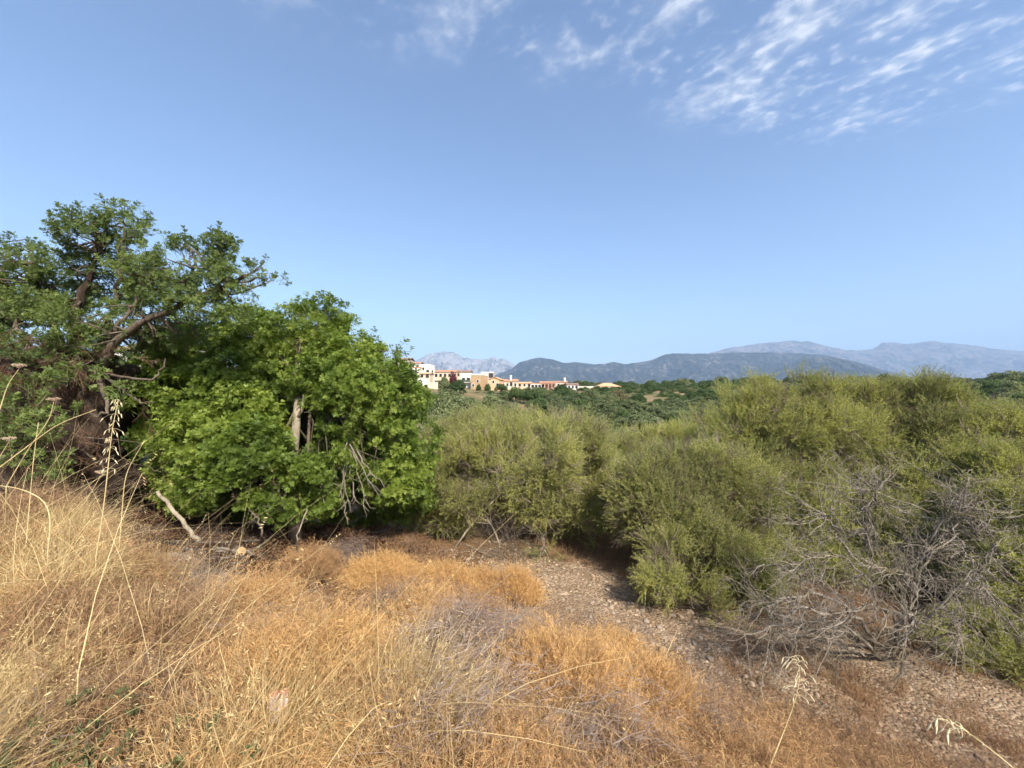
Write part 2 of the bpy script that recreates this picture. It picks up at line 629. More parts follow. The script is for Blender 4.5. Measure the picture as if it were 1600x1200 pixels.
def rust_clump(mat, n=24, hgt=(0.14, 0.36), spread=0.10, drop=1.0):
    """fine dry stems with drooping, feathery seed heads"""
    mb = MB()
    dn = np.array((0, 0, -1.0))
    for i in range(n):
        p = np.array((RNG.normal(0, spread), RNG.normal(0, spread), -0.05))
        a = RNG.uniform(0, 6.28)
        h = RNG.uniform(*hgt)
        out = np.array((math.cos(a), math.sin(a), 0))
        k = RNG.uniform(.1, .9) * h
        side = np.array((-math.sin(a), math.cos(a), 0))
        pts = [p + out * k * t * t + np.array((0, 0, h * (1.25 * t - .30 * t * t))) for t in (0, .35, .7, 1.0)]
        strip(mb, pts, .0026, side)
        for j in range(12):
            t = RNG.uniform(.30, 1.0)
            q = p + out * k * t * t + np.array((0, 0, h * (1.25 * t - .30 * t * t)))
            d = out * .5 + rnd_unit() * .7 + dn * drop * RNG.uniform(.2, 1)
            L = RNG.uniform(.025, .075)
            s_ = np.cross(d, rnd_unit())
            s_ /= np.linalg.norm(s_) + 1e-9
            strip(mb, [q, q + d * L * .6, q + d * L * .8 + dn * L * .35], RNG.uniform(.0020, .0040), s_)
    return mb.mesh('rust_clump', mat)


def twig_mat_mesh(mat, n=120, flat=0.55):
    mb = MB()
    for i in range(n):
        p = np.array((RNG.normal(0, .12), RNG.normal(0, .12), RNG.uniform(-.02, .20)))
        d = rnd_unit()
        d[2] *= flat
        L = RNG.uniform(.06, .22)
        b = rnd_unit() * .35
        pts = [p + d * L * t + b * L * t * t for t in (0, .4, .75, 1.0)]
        strip(mb, pts, RNG.uniform(.0013, .0030), np.cross(d, rnd_unit()))
        for j in range(2):
            t = RNG.uniform(.3, .9)
            d2 = d + rnd_unit() * .8
            q = p + d * L * t + b * L * t * t
            strip(mb, [q, q + d2 * L * .3], .002, np.cross(d2, rnd_unit()))
    return mb.mesh('twig_litter', mat)


def weed_sprig(mat):
    mb = MB()
    for i in range(16):
        a = i * 2.4
        el = RNG.uniform(.1, 1.1)
        d = np.array((math.cos(a) * math.cos(el), math.sin(a) * math.cos(el), math.sin(el)))
        leaf_shape(mb, d * .02, d, rnd_unit() * .4 + np.array((0, 0, 1)), RNG.uniform(.05, .10), RNG.uniform(.02, .035), .15)
    return mb.mesh('weed_sprig', mat)


proto('carob', [carob_sprig(M['carob_leaf']) for _ in range(3)])
proto('oldcarob', [carob_sprig(M['old_carob_leaf'], 6) for _ in range(3)])
proto('willow', [willow_sprig(M['willow_leaf']) for _ in range(2)] + [willow_sprig(M['willow_leaf'], .5, 24, (.030, .050), .010, 5), willow_sprig(M['greytwig'], .45, 7, (.02, .03), .004, 6)])
proto('olive', [willow_sprig(M['olive_leaf'], 0.4, 30, (0.04, 0.06), 0.014) for _ in range(2)])
proto('straw', [straw_tuft(M['straw']) for _ in range(4)])
proto('longstraw', [straw_tuft(M['straw'], 5, (.65, 1.15), .07, .95, True) for _ in range(4)])
proto('rust', [rust_clump(M['rust']) for _ in range(4)])
proto('twig', [twig_mat_mesh(M['greytwig']) for _ in range(3)])
proto('weed', [weed_sprig(M['weed']) for _ in range(2)])

# ------------------------------------------------------------------ ground
def ground_material():
    m, nt, out = new_mat('ground')
    tc_ = nd(nt, 'ShaderNodeTexCoord')
    P = tc_.outputs['Object']
    fine = nd(nt, 'ShaderNodeTexNoise', {'Vector': P, 'Scale': 9.0, 'Detail': 7.0, 'Roughness': 0.7})
    mid = nd(nt, 'ShaderNodeTexNoise', {'Vector': P, 'Scale': 0.9, 'Detail': 4.0})
    soil = ramp(nt, fine.outputs[0], [(0.3, (0.105, 0.060, 0.034)), (0.55, (0.200, 0.120, 0.062)), (0.75, (0.330, 0.220, 0.120))])
    big_ = nd(nt, 'ShaderNodeTexNoise', {'Vector': P, 'Scale': 0.035, 'Detail': 6.0, 'Roughness': 0.6})
    farc = ramp(nt, big_.outputs[0], [(0.35, (0.060, 0.080, 0.030)), (0.5, (0.150, 0.125, 0.060)), (0.62, (0.270, 0.190, 0.110)), (0.75, (0.075, 0.085, 0.035))])
    ln = nd(nt, 'ShaderNodeVectorMath', {0: P}, operation='LENGTH')
    f = nd(nt, 'ShaderNodeMapRange', {0: ln.outputs['Value'], 1: 14.0, 2: 40.0}).outputs[0]
    col = mixrgb(nt, f, soil, farc)
    bp = nd(nt, 'ShaderNodeBump', {'Height': fine.outputs[0], 'Strength': 0.7, 'Distance': 0.05})
    bs = nd(nt, 'ShaderNodeBsdfPrincipled', {'Base Color': col, 'Roughness': 0.95, 'Specular IOR Level': 0.1, 'Normal': bp.outputs[0]})
    nt.links.new(bs.outputs[0], out.inputs[0])
    return m


na = 360
rads = np.concatenate(([0.0], 0.25 * np.power(15000 / 0.25, np.linspace(0, 1, 330))))
th = np.linspace(0, 2 * np.pi, na, endpoint=False)
gx = np.outer(rads[1:], np.sin(th)).ravel()
gy = np.outer(rads[1:], np.cos(th)).ravel()
gz = height(gx, gy)
gv = np.concatenate((np.array([[0, 0, float(height(0, 0))]]), np.stack((gx, gy, gz), 1)))
gf = [(0, 1 + (j + 1) % na, 1 + j) for j in range(na)]
for i in range(len(rads) - 2):
    a, b = 1 + i * na, 1 + (i + 1) * na
    gf += [(a + j, a + (j + 1) % na, b + (j + 1) % na, b + j) for j in range(na)]
mb = MB()
mb.add(gv, gf)
ground = mb.build('ground', ground_material(), None, True, 'structure')


def gravel_material():
    m, nt, out = new_mat('gravel')
    tc_ = nd(nt, 'ShaderNodeTexCoord')
    P = tc_.outputs['Object']
    v = nd(nt, 'ShaderNodeTexVoronoi', {'Vector': P, 'Scale': 26.0})
    n1 = nd(nt, 'ShaderNodeTexNoise', {'Vector': P, 'Scale': 2.2, 'Detail': 5.0})
    n2 = nd(nt, 'ShaderNodeTexNoise', {'Vector': P, 'Scale': 60.0, 'Detail': 3.0})
    c = ramp(nt, nd(nt, 'ShaderNodeSeparateColor', {0: v.outputs['Color']}).outputs[0], [(0.1, (0.165, 0.108, 0.066)), (0.6, (0.275, 0.195, 0.125)), (1.0, (0.390, 0.295, 0.200))])
    c = mixrgb(nt, nd(nt, 'ShaderNodeMapRange', {0: n1.outputs[0], 1: 0.45, 2: 0.65}).outputs[0], c, (0.215, 0.145, 0.090))
    c = mixrgb(nt, 0.35, c, n2.outputs['Color'], 'OVERLAY')
    h = nd(nt, 'ShaderNodeMath', {0: 1.0, 1: v.outputs['Distance']}, operation='SUBTRACT')
    bp = nd(nt, 'ShaderNodeBump', {'Height': h.outputs[0], 'Strength': 0.9, 'Distance': 0.03})
    bs = nd(nt, 'ShaderNodeBsdfPrincipled', {'Base Color': c, 'Roughness': 0.9, 'Specular IOR Level': 0.15, 'Normal': bp.outputs[0]})
    nt.links.new(bs.outputs[0], out.inputs[0])
    return m


# dry stream bed: a strip that runs across the foot of the bank, u = 0.6x + 0.8y, s along it
def bed_xy(s, u):
    return 0.8 * s + 0.6 * u, -0.6 * s + 0.8 * u


ns, nu = 200, 40
S, T = np.meshgrid(np.linspace(-7.5, 14, ns), np.linspace(0, 1, nu), indexing='ij')
lo = 5.85 + 0.55 * (noise(S * 0.5, 0, 0, 41) - 0.5) + 0.25 * (noise(S * 1.9, 0, 0, 42) - 0.5)
lo = lo + 0.35 * smooth((S - 1.0) / 2.0)
hi = 8.7 + 0.9 * (noise(S * 0.4, 5, 0, 43) - 0.5)
pinch = smooth((S + 7.4) / 4.0)
mid_ = (lo + hi) / 2
U = mid_ + (lo + (hi - lo) * T - mid_) * pinch
bx_, by_ = bed_xy(S, U)
edge = np.minimum(T, 1 - T)
bz = height(bx_, by_) + 0.012 + 0.03 * smooth(edge / 0.15) * (fbm(bx_ * 2.5, by_ * 2.5, 0, 44, 3))
mb = MB()
mb.add(np.stack((bx_, by_, bz), -1).reshape(-1, 3), [(i * nu + j, (i + 1) * nu + j, (i + 1) * nu + j + 1, i * nu + j + 1) for i in range(ns - 1) for j in range(nu - 1)])
bed = mb.build('gravel_bed', gravel_material(), None, True, 'structure')


def pebble_mesh(mat, seed, flat=0.6):
    import bmesh
    bm = bmesh.new()
    bmesh.ops.create_icosphere(bm, subdivisions=1, radius=0.5)
    rs = np.random.default_rng(seed)
    ax = np.array((rs.uniform(.8, 1.2), rs.uniform(.6, .9), flat * rs.uniform(.8, 1.1)))
    for v in bm.verts:
        k = rs.uniform(.82, 1.1)
        v.co = Vector((v.co.x * ax[0] * k, v.co.y * ax[1] * k, v.co.z * ax[2] * k))
    me = bpy.data.meshes.new('pebble')
    bm.to_mesh(me)
    bm.free()
    me.materials.append(mat)
    return me


M['pebble'] = leaf_mat('pebble', [(0.0, (0.185, 0.124, 0.078)), (0.55, (0.300, 0.218, 0.145)), (1.0, (0.470, 0.375, 0.275))], 0.0, 0.85, 0.2, 0.2)
M['stone'] = plain_mat('stone', (0.230, 0.175, 0.130), (0.400, 0.330, 0.260), 7.0, 0.9, 0.3)
proto('pebble', [pebble_mesh(M['pebble'], k) for k in range(5)])
n = 11000
s_ = RNG.uniform(-7, 12, n)
t_ = np.clip(RNG.normal(0.48, 0.27, n), -0.08, 1.05)
u_ = 5.8 + (8.6 - 5.8) * t_
px_, py_ = bed_xy(s_, u_)
keep = noise(px_ * 1.1, py_ * 1.1, 0, 47) + RNG.uniform(-.25, .25, n) > 0.38
px_, py_ = px_[keep], py_[keep]
n = len(px_)
sz = 0.020 * np.exp(RNG.normal(0, 0.50, n)) + 0.010
pz_ = height(px_, py_) + 0.018 + sz * 0.12
pts = np.stack((px_, py_, pz_), 1)
tn = np.stack((RNG.normal(0, .25, n), RNG.normal(0, .25, n), RNG.uniform(0, 6.28, n)), 1)
gravel = scatter('gravel', 'pebble', pts, tn, sz * 1.6, RNG.beta(1.6, 2.2, n))
tag(gravel, 'pale pebbles strewn over the dry stream bed at the foot of the bank', 'gravel')
big_meshes = [pebble_mesh(M['stone'], 60 + k, 0.7) for k in range(5)]
stone_px = [(905, 934), (893, 958), (922, 968), (976, 938), (958, 961), (944, 948), (1004, 958), (990, 990), (1010, 975), (1040, 1000), (1060, 1018), (1085, 1010), (1110, 1035), (1125, 1055), (1150, 1040),
            (1165, 1062), (1175, 1030), (1095, 1000), (965, 975), (925, 945), (1020, 1010), (1075, 1040), (1135, 1020), (1190, 1075), (1210, 1060), (1225, 1085), (880, 940), (950, 925), (1030, 985), (1050, 965)]
for i, (a, b) in enumerate(stone_px):
    p = ground_hit(a, b)
    o = link('stone', big_meshes[i % 5], bed)
    k = RNG.uniform(.07, .13)
    o.location = (p[0], p[1], p[2] + 0.02 + k * 0.16)
    o.scale = (k, k, k)
    o.rotation_euler = (RNG.normal(0, .2), RNG.normal(0, .2), RNG.uniform(0, 6.28))


# ------------------------------------------------------------------ mountains
def mountain_material(name, rock, scrub, amount, scale):
    m, nt, out = new_mat(name)
    tc_ = nd(nt, 'ShaderNodeTexCoord')
    P = tc_.outputs['Object']
    n1 = nd(nt, 'ShaderNodeTexNoise', {'Vector': P, 'Scale': scale, 'Detail': 9.0, 'Roughness': 0.68})
    n2 = nd(nt, 'ShaderNodeTexNoise', {'Vector': P, 'Scale': scale * 5, 'Detail': 6.0, 'Roughness': 0.7})
    f = nd(nt, 'ShaderNodeMapRange', {0: nd(nt, 'ShaderNodeMath', {0: n1.outputs[0], 1: n2.outputs[0]}, operation='ADD').outputs[0], 1: amount - 0.10, 2: amount + 0.12}).outputs[0]
    rk = ramp(nt, n2.outputs[0], [(0.3, tuple(v * 0.6 for v in rock)), (0.7, rock)])
    sb = ramp(nt, n2.outputs[0], [(0.35, tuple(v * 0.55 for v in scrub)), (0.7, tuple(v * 1.3 for v in scrub))])
    col = mixrgb(nt, f, sb, rk)
    bp = nd(nt, 'ShaderNodeBump', {'Height': n2.outputs[0], 'Strength': 1.0, 'Distance': 60.0})
    bs = nd(nt, 'ShaderNodeBsdfPrincipled', {'Base Color': col, 'Roughness': 1.0, 'Specular IOR Level': 0.0, 'Normal': bp.outputs[0]})
    nt.links.new(bs.outputs[0], out.inputs[0])
    return m


def mountain(name, sky_px, R0, W, mat, seed, rough=0.16, front=1.0, nx=420, ny=80):
    """a ridge whose crest stands R0 away; W is the depth of its near and far slopes"""
    xs = np.array([p[0] for p in sky_px], float)
    ys = np.array([p[1] for p in sky_px], float)
    x_ = np.linspace((xs[0] - 800) / FPX, (xs[-1] - 800) / FPX, nx) * R0
    crest = np.interp(x_ / R0 * FPX + 800, xs, ys)
    hgt = np.array([at(x / R0 * FPX + 800, c, R0)[2] for x, c in zip(x_, crest)])
    t = np.concatenate((-np.linspace(1, 0, ny) ** 1.15, np.linspace(0, 1, ny // 2)[1:] ** 1.15))
    X, Tt = np.meshgrid(x_, t, indexing='ij')
    Hc = np.repeat(hgt[:, None], len(t), 1)
    Y = R0 + Tt * W
    a = np.abs(Tt)
    prof = (1 - a) ** 1.25
    g = 1 - np.abs(2 * fbm(X / (W * 0.16), Y / (W * 0.42), 0, seed, 5, 0.55) - 1)
    g2 = fbm(X / (W * 0.05), Y / (W * 0.08), 0, seed + 50, 4)
    bump_ = np.sin(np.pi * np.clip(a * 0.95 + 0.03, 0, 1))
    Z = Hc * (prof + rough * 2.2 * (g - 0.72) * bump_ + rough * 0.8 * (g2 - 0.5) * (bump_ + 0.04))
    Z = np.maximum(Z, -5 + 4 * (1 - a))
    X = X + (W * 0.05) * (fbm(X / (W * .2), Y / (W * .2), 0, seed + 9, 3) - 0.5) * a
    m_, k_ = len(t), len(x_)
    mb = MB()
    mb.add(np.stack((X, Y, Z), -1).reshape(-1, 3), [(i * m_ + j, (i + 1) * m_ + j, (i + 1) * m_ + j + 1, i * m_ + j + 1) for i in range(k_ - 1) for j in range(m_ - 1)])
    return mb.build(name, mat, None, True, 'structure')


mt_a = mountain_material('limestone', (0.420, 0.390, 0.350), (0.085, 0.095, 0.055), 0.93, 0.0022)
mt_b = mountain_material('wooded_slope', (0.230, 0.210, 0.185), (0.034, 0.045, 0.032), 1.13, 0.0030)
mt_c = mountain_material('bare_ridge', (0.230, 0.200, 0.175), (0.055, 0.065, 0.050), 0.99, 0.0020)
mountain('mountain_limestone', [(300, 605), (420, 590), (520, 578), (600, 572), (640, 566), (655, 561), (668, 554), (680, 551), (692, 549), (706, 550), (716, 554), (724, 560), (730, 559), (738, 561), (748, 561),
                                (760, 561), (770, 557), (778, 561), (786, 560), (796, 565), (806, 570), (830, 578), (880, 592), (960, 606)], 12000, 2600, mt_a, 101, 0.20)
mountain('mountain_wooded', [(690, 612), (740, 600), (780, 584), (800, 576), (812, 566), (830, 561), (845, 559), (862, 561), (880, 567), (900, 566), (925, 569), (945, 569), (960, 565), (975, 569), (1000, 566), (1020, 562),
                             (1040, 554), (1060, 552), (1085, 553), (1100, 552), (1130, 551), (1200, 551), (1260, 552), (1300, 557), (1340, 565), (1380, 578), (1420, 592), (1480, 605), (1560, 613)], 6800, 1500, mt_b, 202, 0.17)
mountain('mountain_spur', [(1120, 607), (1180, 590), (1220, 575), (1260, 561), (1290, 557), (1320, 562), (1350, 571), (1380, 583), (1420, 597), (1470, 607), (1520, 613)], 5200, 900, mt_b, 233, 0.14)
mountain('mountain_bare', [(980, 600), (1050, 570), (1110, 551), (1140, 544), (1170, 539), (1190, 536), (1215, 535), (1240, 532), (1265, 534), (1290, 540), (1315, 546), (1340, 548), (1365, 546), (1374, 540), (1380, 535),
                           (1400, 536), (1420, 538), (1436, 536), (1452, 533), (1475, 535), (1500, 537), (1530, 541), (1560, 546), (1600, 549), (1660, 553), (1750, 558), (1900, 566), (2100, 578), (2350, 600)], 11000, 2800, mt_c, 305, 0.17)

# ------------------------------------------------------------------ haze
mb = MB()
mb.box((-30000, -16000, -30), (30000, 17000, 1900))
hz, nt, out = new_mat('haze')
pv = nd(nt, 'ShaderNodeVolumePrincipled', {'Color': (0.47, 0.67, 1.0, 1), 'Density': 8.0e-5, 'Anisotropy': 0.0})
nt.links.new(pv.outputs[0], out.inputs['Volume'])
haze = mb.build('haze', hz, None, False, 'stuff')
tag(haze, 'pale blue haze between the viewer and the mountains', 'haze')

# ------------------------------------------------------------------ village on the ridge
M['white_wall'] = plain_mat('white_wall', (0.68, 0.64, 0.57), (0.80, 0.77, 0.70), 0.6)
M['cream_wall'] = plain_mat('cream_wall', (0.56, 0.46, 0.34), (0.68, 0.58, 0.44), 0.6)
M['peach_wall'] = plain_mat('peach_wall', (0.58, 0.43, 0.31), (0.68, 0.52, 0.38), 0.6)
M['orange_wall'] = plain_mat('orange_wall', (0.60, 0.38, 0.21), (0.68, 0.46, 0.27), 0.6)
M['pink_wall'] = plain_mat('pink_wall', (0.54, 0.34, 0.26), (0.60, 0.40, 0.31), 0.6)
M['ochre_stone'] = plain_mat('ochre_stone', (0.36, 0.24, 0.13), (0.52, 0.37, 0.22), 1.4, 0.95, 0.4)
M['grey_stone'] = plain_mat('grey_stone', (0.42, 0.38, 0.32), (0.58, 0.53, 0.45), 1.4, 0.95, 0.4)
M['red_tile'] = plain_mat('red_tile', (0.33, 0.17, 0.11), (0.48, 0.28, 0.18), 2.5, 0.9)
M['orange_tile'] = plain_mat('orange_tile', (0.50, 0.29, 0.16), (0.60, 0.38, 0.22), 2.5, 0.9)
M['brown_tile'] = plain_mat('brown_tile', (0.20, 0.13, 0.10), (0.31, 0.20, 0.15), 2.5, 0.9)
M['dark_glass'] = plain_mat('dark_glass', (0.020, 0.022, 0.025), (0.045, 0.045, 0.048), 0.5, 0.15, 0, 0.5)
M['shutter'] = plain_mat('shutter', (0.060, 0.085, 0.060), (0.085, 0.110, 0.080), 3)
M['frame'] = plain_mat('frame', (0.30, 0.22, 0.15), (0.36, 0.27, 0.19), 3)


def house(px0, px1, py_top, py_base, D, wall, roof, rtype, label, wins=(), deep=8.0, yaw=0.0, roof_px=4, name='house', chimney=None, arches=0, balcony=None):
    A, B = at(px0, py_base, D), at(px1, py_base, D)
    w = B[0] - A[0]
    h = (py_base - py_top) * D / FPX
    k = D / FPX
    rh = roof_px * k
    root = empty(name, ((A[0] + B[0]) / 2, D, A[2]), label, 'house', 'houses of the village on the ridge')
    root.rotation_euler.z = yaw
    m = MB()
    m.box((-w / 2, 0, -4.5), (w / 2, deep, h))
    if rtype == 'gable_side':      # gable end towards the viewer
        m.add([(-w / 2, 0, h), (w / 2, 0, h), (0, 0, h + rh), (-w / 2, deep, h), (w / 2, deep, h), (0, deep, h + rh)], [(0, 1, 2), (5, 4, 3)])
    m.build('wall', M[wall], root)
    r = MB()
    e, th_ = 0.35, 0.22
    if rtype == 'gable':           # eaves towards the viewer
        prof = [(-e, h - 0.12), (deep / 2, h + rh), (deep + e, h - 0.12), (deep + e, h - 0.12 + th_), (deep / 2, h + rh + th_), (-e, h - 0.12 + th_)]
        v = [(-w / 2 - e, a, b) for a, b in prof] + [(w / 2 + e, a, b) for a, b in prof]
        r.add(v, [(i, (i + 1) % 6, 6 + (i + 1) % 6, 6 + i) for i in range(6)] + [(5, 4, 1, 0), (4, 3, 2, 1), (6, 7, 10, 11), (7, 8, 9, 10)])
    elif rtype == 'gable_side':
        prof = [(-w / 2 - e, h - 0.15), (0, h + rh + 0.02), (w / 2 + e, h - 0.15), (w / 2 + e, h - 0.15 + th_), (0, h + rh + 0.02 + th_), (-w / 2 - e, h - 0.15 + th_)]
        v = [(a, -e, b) for a, b in prof] + [(a, deep + e, b) for a, b in prof]
        r.add(v, [(i, 6 + i, 6 + (i + 1) % 6, (i + 1) % 6) for i in range(6)] + [(0, 1, 4, 5), (1, 2, 3, 4), (11, 10, 7, 6), (10, 9, 8, 7)])
    elif rtype == 'hip':
        q = min(w, deep) * 0.42
        v = [(-w / 2 - e, -e, h + .01), (w / 2 + e, -e, h + .01), (w / 2 + e, deep + e, h + .01), (-w / 2 - e, deep + e, h + .01), (-w / 2 + q, deep / 2, h + rh), (w / 2 - q, deep / 2, h + rh)]
        r.add(v, [(0, 1, 5, 4), (1, 2, 5), (2, 3, 4, 5), (3, 0, 4), (3, 2, 1, 0)])
    else:                          # flat roof behind a parapet
        r.box((-w / 2 - .08, -.08, h + .003), (w / 2 + .08, .25, h + 0.5))
        r.box((-w / 2 - .08, .25, h + .003), (-w / 2 + .25, deep + .08, h + 0.5))
        r.box((w / 2 - .25, .25, h + .003), (w / 2 + .08, deep + .08, h + 0.5))
        r.box((-w / 2 + .25, deep - .25, h + .003), (w / 2 - .25, deep + .08, h + 0.5))
    ro = r.build('roof' if rtype != 'flat' else 'parapet', M[roof], root)
    if chimney is not None:
        c = MB()
        cxx = chimney * w
        c.box((cxx - .45, 1.5, h * 0.8), (cxx + .45, 2.4, h + rh + 1.7))
        c.box((cxx - .6, 1.35, h + rh + 1.7), (cxx + .6, 2.55, h + rh + 1.9))
        c.build('chimney', M['white_wall'], ro)
    for (fx, fz, ww, wh) in wins:
        x, z = fx * w, fz * h
        f = MB()
        for lo_, hi_ in (((x - ww / 2 - .1, -.09, z - .1), (x - ww / 2, -.002, z + wh + .1)), ((x + ww / 2, -.09, z - .1), (x + ww / 2 + .1, -.002, z + wh + .1)),
                         ((x - ww / 2, -.09, z + wh), (x + ww / 2, -.002, z + wh + .1)), ((x - ww / 2, -.14, z - .1), (x + ww / 2, -.002, z))):
            f.box(lo_, hi_)
        fo = f.build('window', M['frame'] if RNG.random() < .5 else M['white_wall'], root)
        g = MB()
        g.box((x - ww / 2 + .002, -.035, z + .002), (x + ww / 2 - .002, -.004, z + wh - .002))
        g.build('pane', M['dark_glass'], fo)
    if arches:
        # open loggia in front: piers and a lintel, the wall behind in shade
        pw, gd = 0.35, 2.4
        for i in range(arches + 1):
            p = MB()
            x = -w / 2 + pw / 2 + (w - pw) * i / arches
            p.box((x - pw / 2, -gd, -4.5), (x + pw / 2, -gd + pw, h * .78))
            p.build('pier', M[wall], root)
        p = MB()
        p.box((-w / 2, -gd - .05, h * .78), (w / 2, -.003, h * .78 + .35))
        p.build('porch_slab', M[roof if rtype != 'flat' else wall], root)
    if balcony:
        z = balcony * h
        b = MB()
        b.box((-w * .42, -1.5, z - .2), (w * .42, -.003, z))
        b.build('balcony', M['white_wall'], root)
        b = MB()
        b.box((-w * .42, -1.5, z + .003), (w * .42, -1.42, z + .9))
        b.build('railing', M['shutter'], root)
    return root


W2 = [(-.25, .35, 1.1, 1.4), (.25, .35, 1.1, 1.4)]
W3 = [(-.32, .4, 1.0, 1.3), (0, .4, 1.0, 1.3), (.32, .4, 1.0, 1.3)]
W4 = [(-.28, .12, 1.1, 1.6), (.24, .12, 1.1, 1.6), (-.28, .58, 1.1, 1.4), (.24, .58, 1.1, 1.4)]
house(616, 640, 562, 577, 176, 'cream_wall', 'brown_tile', 'gable', 'cream house with dark brown tiled roof, highest at the top of the village', W3, roof_px=3.5)
house(641, 656, 568, 580, 170, 'white_wall', 'red_tile', 'gable', 'small white house with red roof below the brown-roofed house', W2, roof_px=2.5)
house(626, 655, 575, 592, 156, 'white_wall', 'red_tile', 'flat', 'large white villa with flat roof and porch nearest the green carob', [(-.36, .55, 1.2, 1.2), (.0, .5, 1.6, 1.5), (.34, .55, 1.2, 1.2)], arches=3, balcony=None)
house(656, 673, 571, 587, 162, 'white_wall', 'white_wall', 'flat', 'white cubic house with flat roof beside a slim white tower', [(-.2, .5, 1.0, 1.3), (.22, .2, 1.1, 1.5)], deep=7)
house(673, 678, 574, 592, 158, 'white_wall', 'white_wall', 'flat', 'slim white tower beside the cubic house', [(0, .55, .5, .9)], deep=1.6, name='tower_house')
house(655, 672, 584, 593, 152, 'peach_wall', 'orange_tile', 'gable', 'low peach house with orange roof under the white cubic house', W2, deep=6, roof_px=2)
house(678, 713, 581, 592, 178, 'peach_wall', 'red_tile', 'gable', 'long peach house with a long dark red roof behind the palm', [(-.4, .3, 1, 1.3), (-.2, .3, 1, 1.3), (0, .3, 1, 1.3), (.2, .3, 1, 1.3), (.4, .3, 1, 1.3)], roof_px=3)
house(712, 735, 581, 592, 182, 'cream_wall', 'brown_tile', 'gable', 'cream house with brown roof behind the purple-leaved tree', W3, roof_px=2.5)
house(720, 737, 585, 606, 168, 'white_wall', 'white_wall', 'flat', 'white house with a dark recessed balcony beside the ochre stone block', [(-.25, .45, 1.4, 1.7), (.2, .45, 1.4, 1.7)], balcony=.42)
house(735, 752, 586, 611, 160, 'ochre_stone', 'white_wall', 'flat', 'tall ochre stone block with a white parapet', [(-.25, .28, .8, 1.0), (.2, .55, .8, 1.0)], deep=9, yaw=R(-14))
house(752, 771, 583, 604, 170, 'grey_stone', 'white_wall', 'flat', 'grey stone house with white flat top and dark window', [(.3, .66, 1.8, 2.0), (-.2, .66, 1.2, 1.4), (-.3, .15, 1.0, 1.8)])
house(764, 781, 593, 607, 160, 'orange_wall', 'orange_tile', 'gable_side', 'bright orange house with its gable end towards the valley', [(-.1, .6, .8, 1.0), (.28, .25, .9, 1.2)], roof_px=3.5, yaw=R(-10))
house(782, 809, 596, 606, 184, 'cream_wall', 'red_tile', 'gable', 'cream house with red roof right of the orange gable', [(-.36, .25, 1, 1.4), (-.1, .25, 1.0, 1.4), (.12, .25, 1.3, 1.9), (.36, .25, 1, 1.4)], roof_px=3.5, chimney=.1)
house(808, 831, 599, 607, 192, 'peach_wall', 'orange_tile', 'gable', 'low peach house in the middle of the village row', W3, roof_px=2)
house(829, 846, 600, 609, 186, 'white_wall', 'red_tile', 'flat', 'white terraced house with three dark openings in the village row', [(-.3, .3, 1.3, 1.6), (0.02, .3, 1.3, 1.6), (.33, .3, 1.3, 1.6)])
house(844, 868, 598, 609, 196, 'pink_wall', 'red_tile', 'gable', 'pink house with red roof and white pillared porch', W3, roof_px=2, arches=4)
house(868, 887, 597, 607, 206, 'cream_wall', 'red_tile', 'gable', 'cream house with tall white chimneys', W2, roof_px=1.5, chimney=.3)
house(886, 904, 601, 611, 190, 'white_wall', 'brown_tile', 'gable', 'white house at the end of the row with dark windows', W3, roof_px=2)
house(934, 970, 604, 613, 200, 'cream_wall', 'orange_tile', 'hip', 'single-storey villa with a wide orange hipped roof, standing apart', [(-.36, .2, 1.2, 1.5), (-.12, .2, 1.2, 1.5), (.14, .2, 1.8, 1.9), (.38, .2, 1.2, 1.5)], deep=10, roof_px=6)
house(984, 1000, 609, 614, 205, 'white_wall', 'white_wall', 'flat', 'small low white house by the cypress row', W2, deep=6)
for i, (a, b, t, bs, D, wl_, rf, rt, lb) in enumerate([
        (150, 196, 548, 585, 118, 'white_wall', 'red_tile', 'gable', 'white house with red roof glimpsed behind the old carob trunk'),
        (205, 248, 540, 580, 124, 'cream_wall', 'brown_tile', 'gable', 'cream house glimpsed between the old carob and the leafy carob'),
        (262, 300, 545, 584, 130, 'white_wall', 'orange_tile', 'gable', 'white house with orange roof hidden behind the leafy carob'),]):
    house(a, b, t, bs, D, wl_, rf, rt, lb, W4, roof_px=8)


def garden_wall(px0, px1, py0, py1, D, mat, label):
    A, B = at(px0, py1, D), at(px1, py1, D)
    h = (py1 - py0) * D / FPX
    m = MB()
    m.box((A[0], D, A[2] - 3), (B[0], D + .5, A[2] + h))
    o = m.build('garden_wall', M[mat])
    bv = o.modifiers.new('soft', 'BEVEL')
    bv.width = 0.06
    c = MB()
    c.box((A[0] - .1, D - .1, A[2] + h + .003), (B[0] + .1, D + .6, A[2] + h + .18))
    c.build('coping', M['white_wall'], o)
    tag(o, label, 'wall')


garden_wall(631, 668, 592, 602, 148, 'white_wall', 'white garden wall below the large white villa')
garden_wall(668, 684, 598, 608, 146, 'cream_wall', 'cream garden wall below the low peach house')
garden_wall(904, 936, 604, 608, 203, 'cream_wall', 'long cream garden wall beside the villa with the hipped roof')


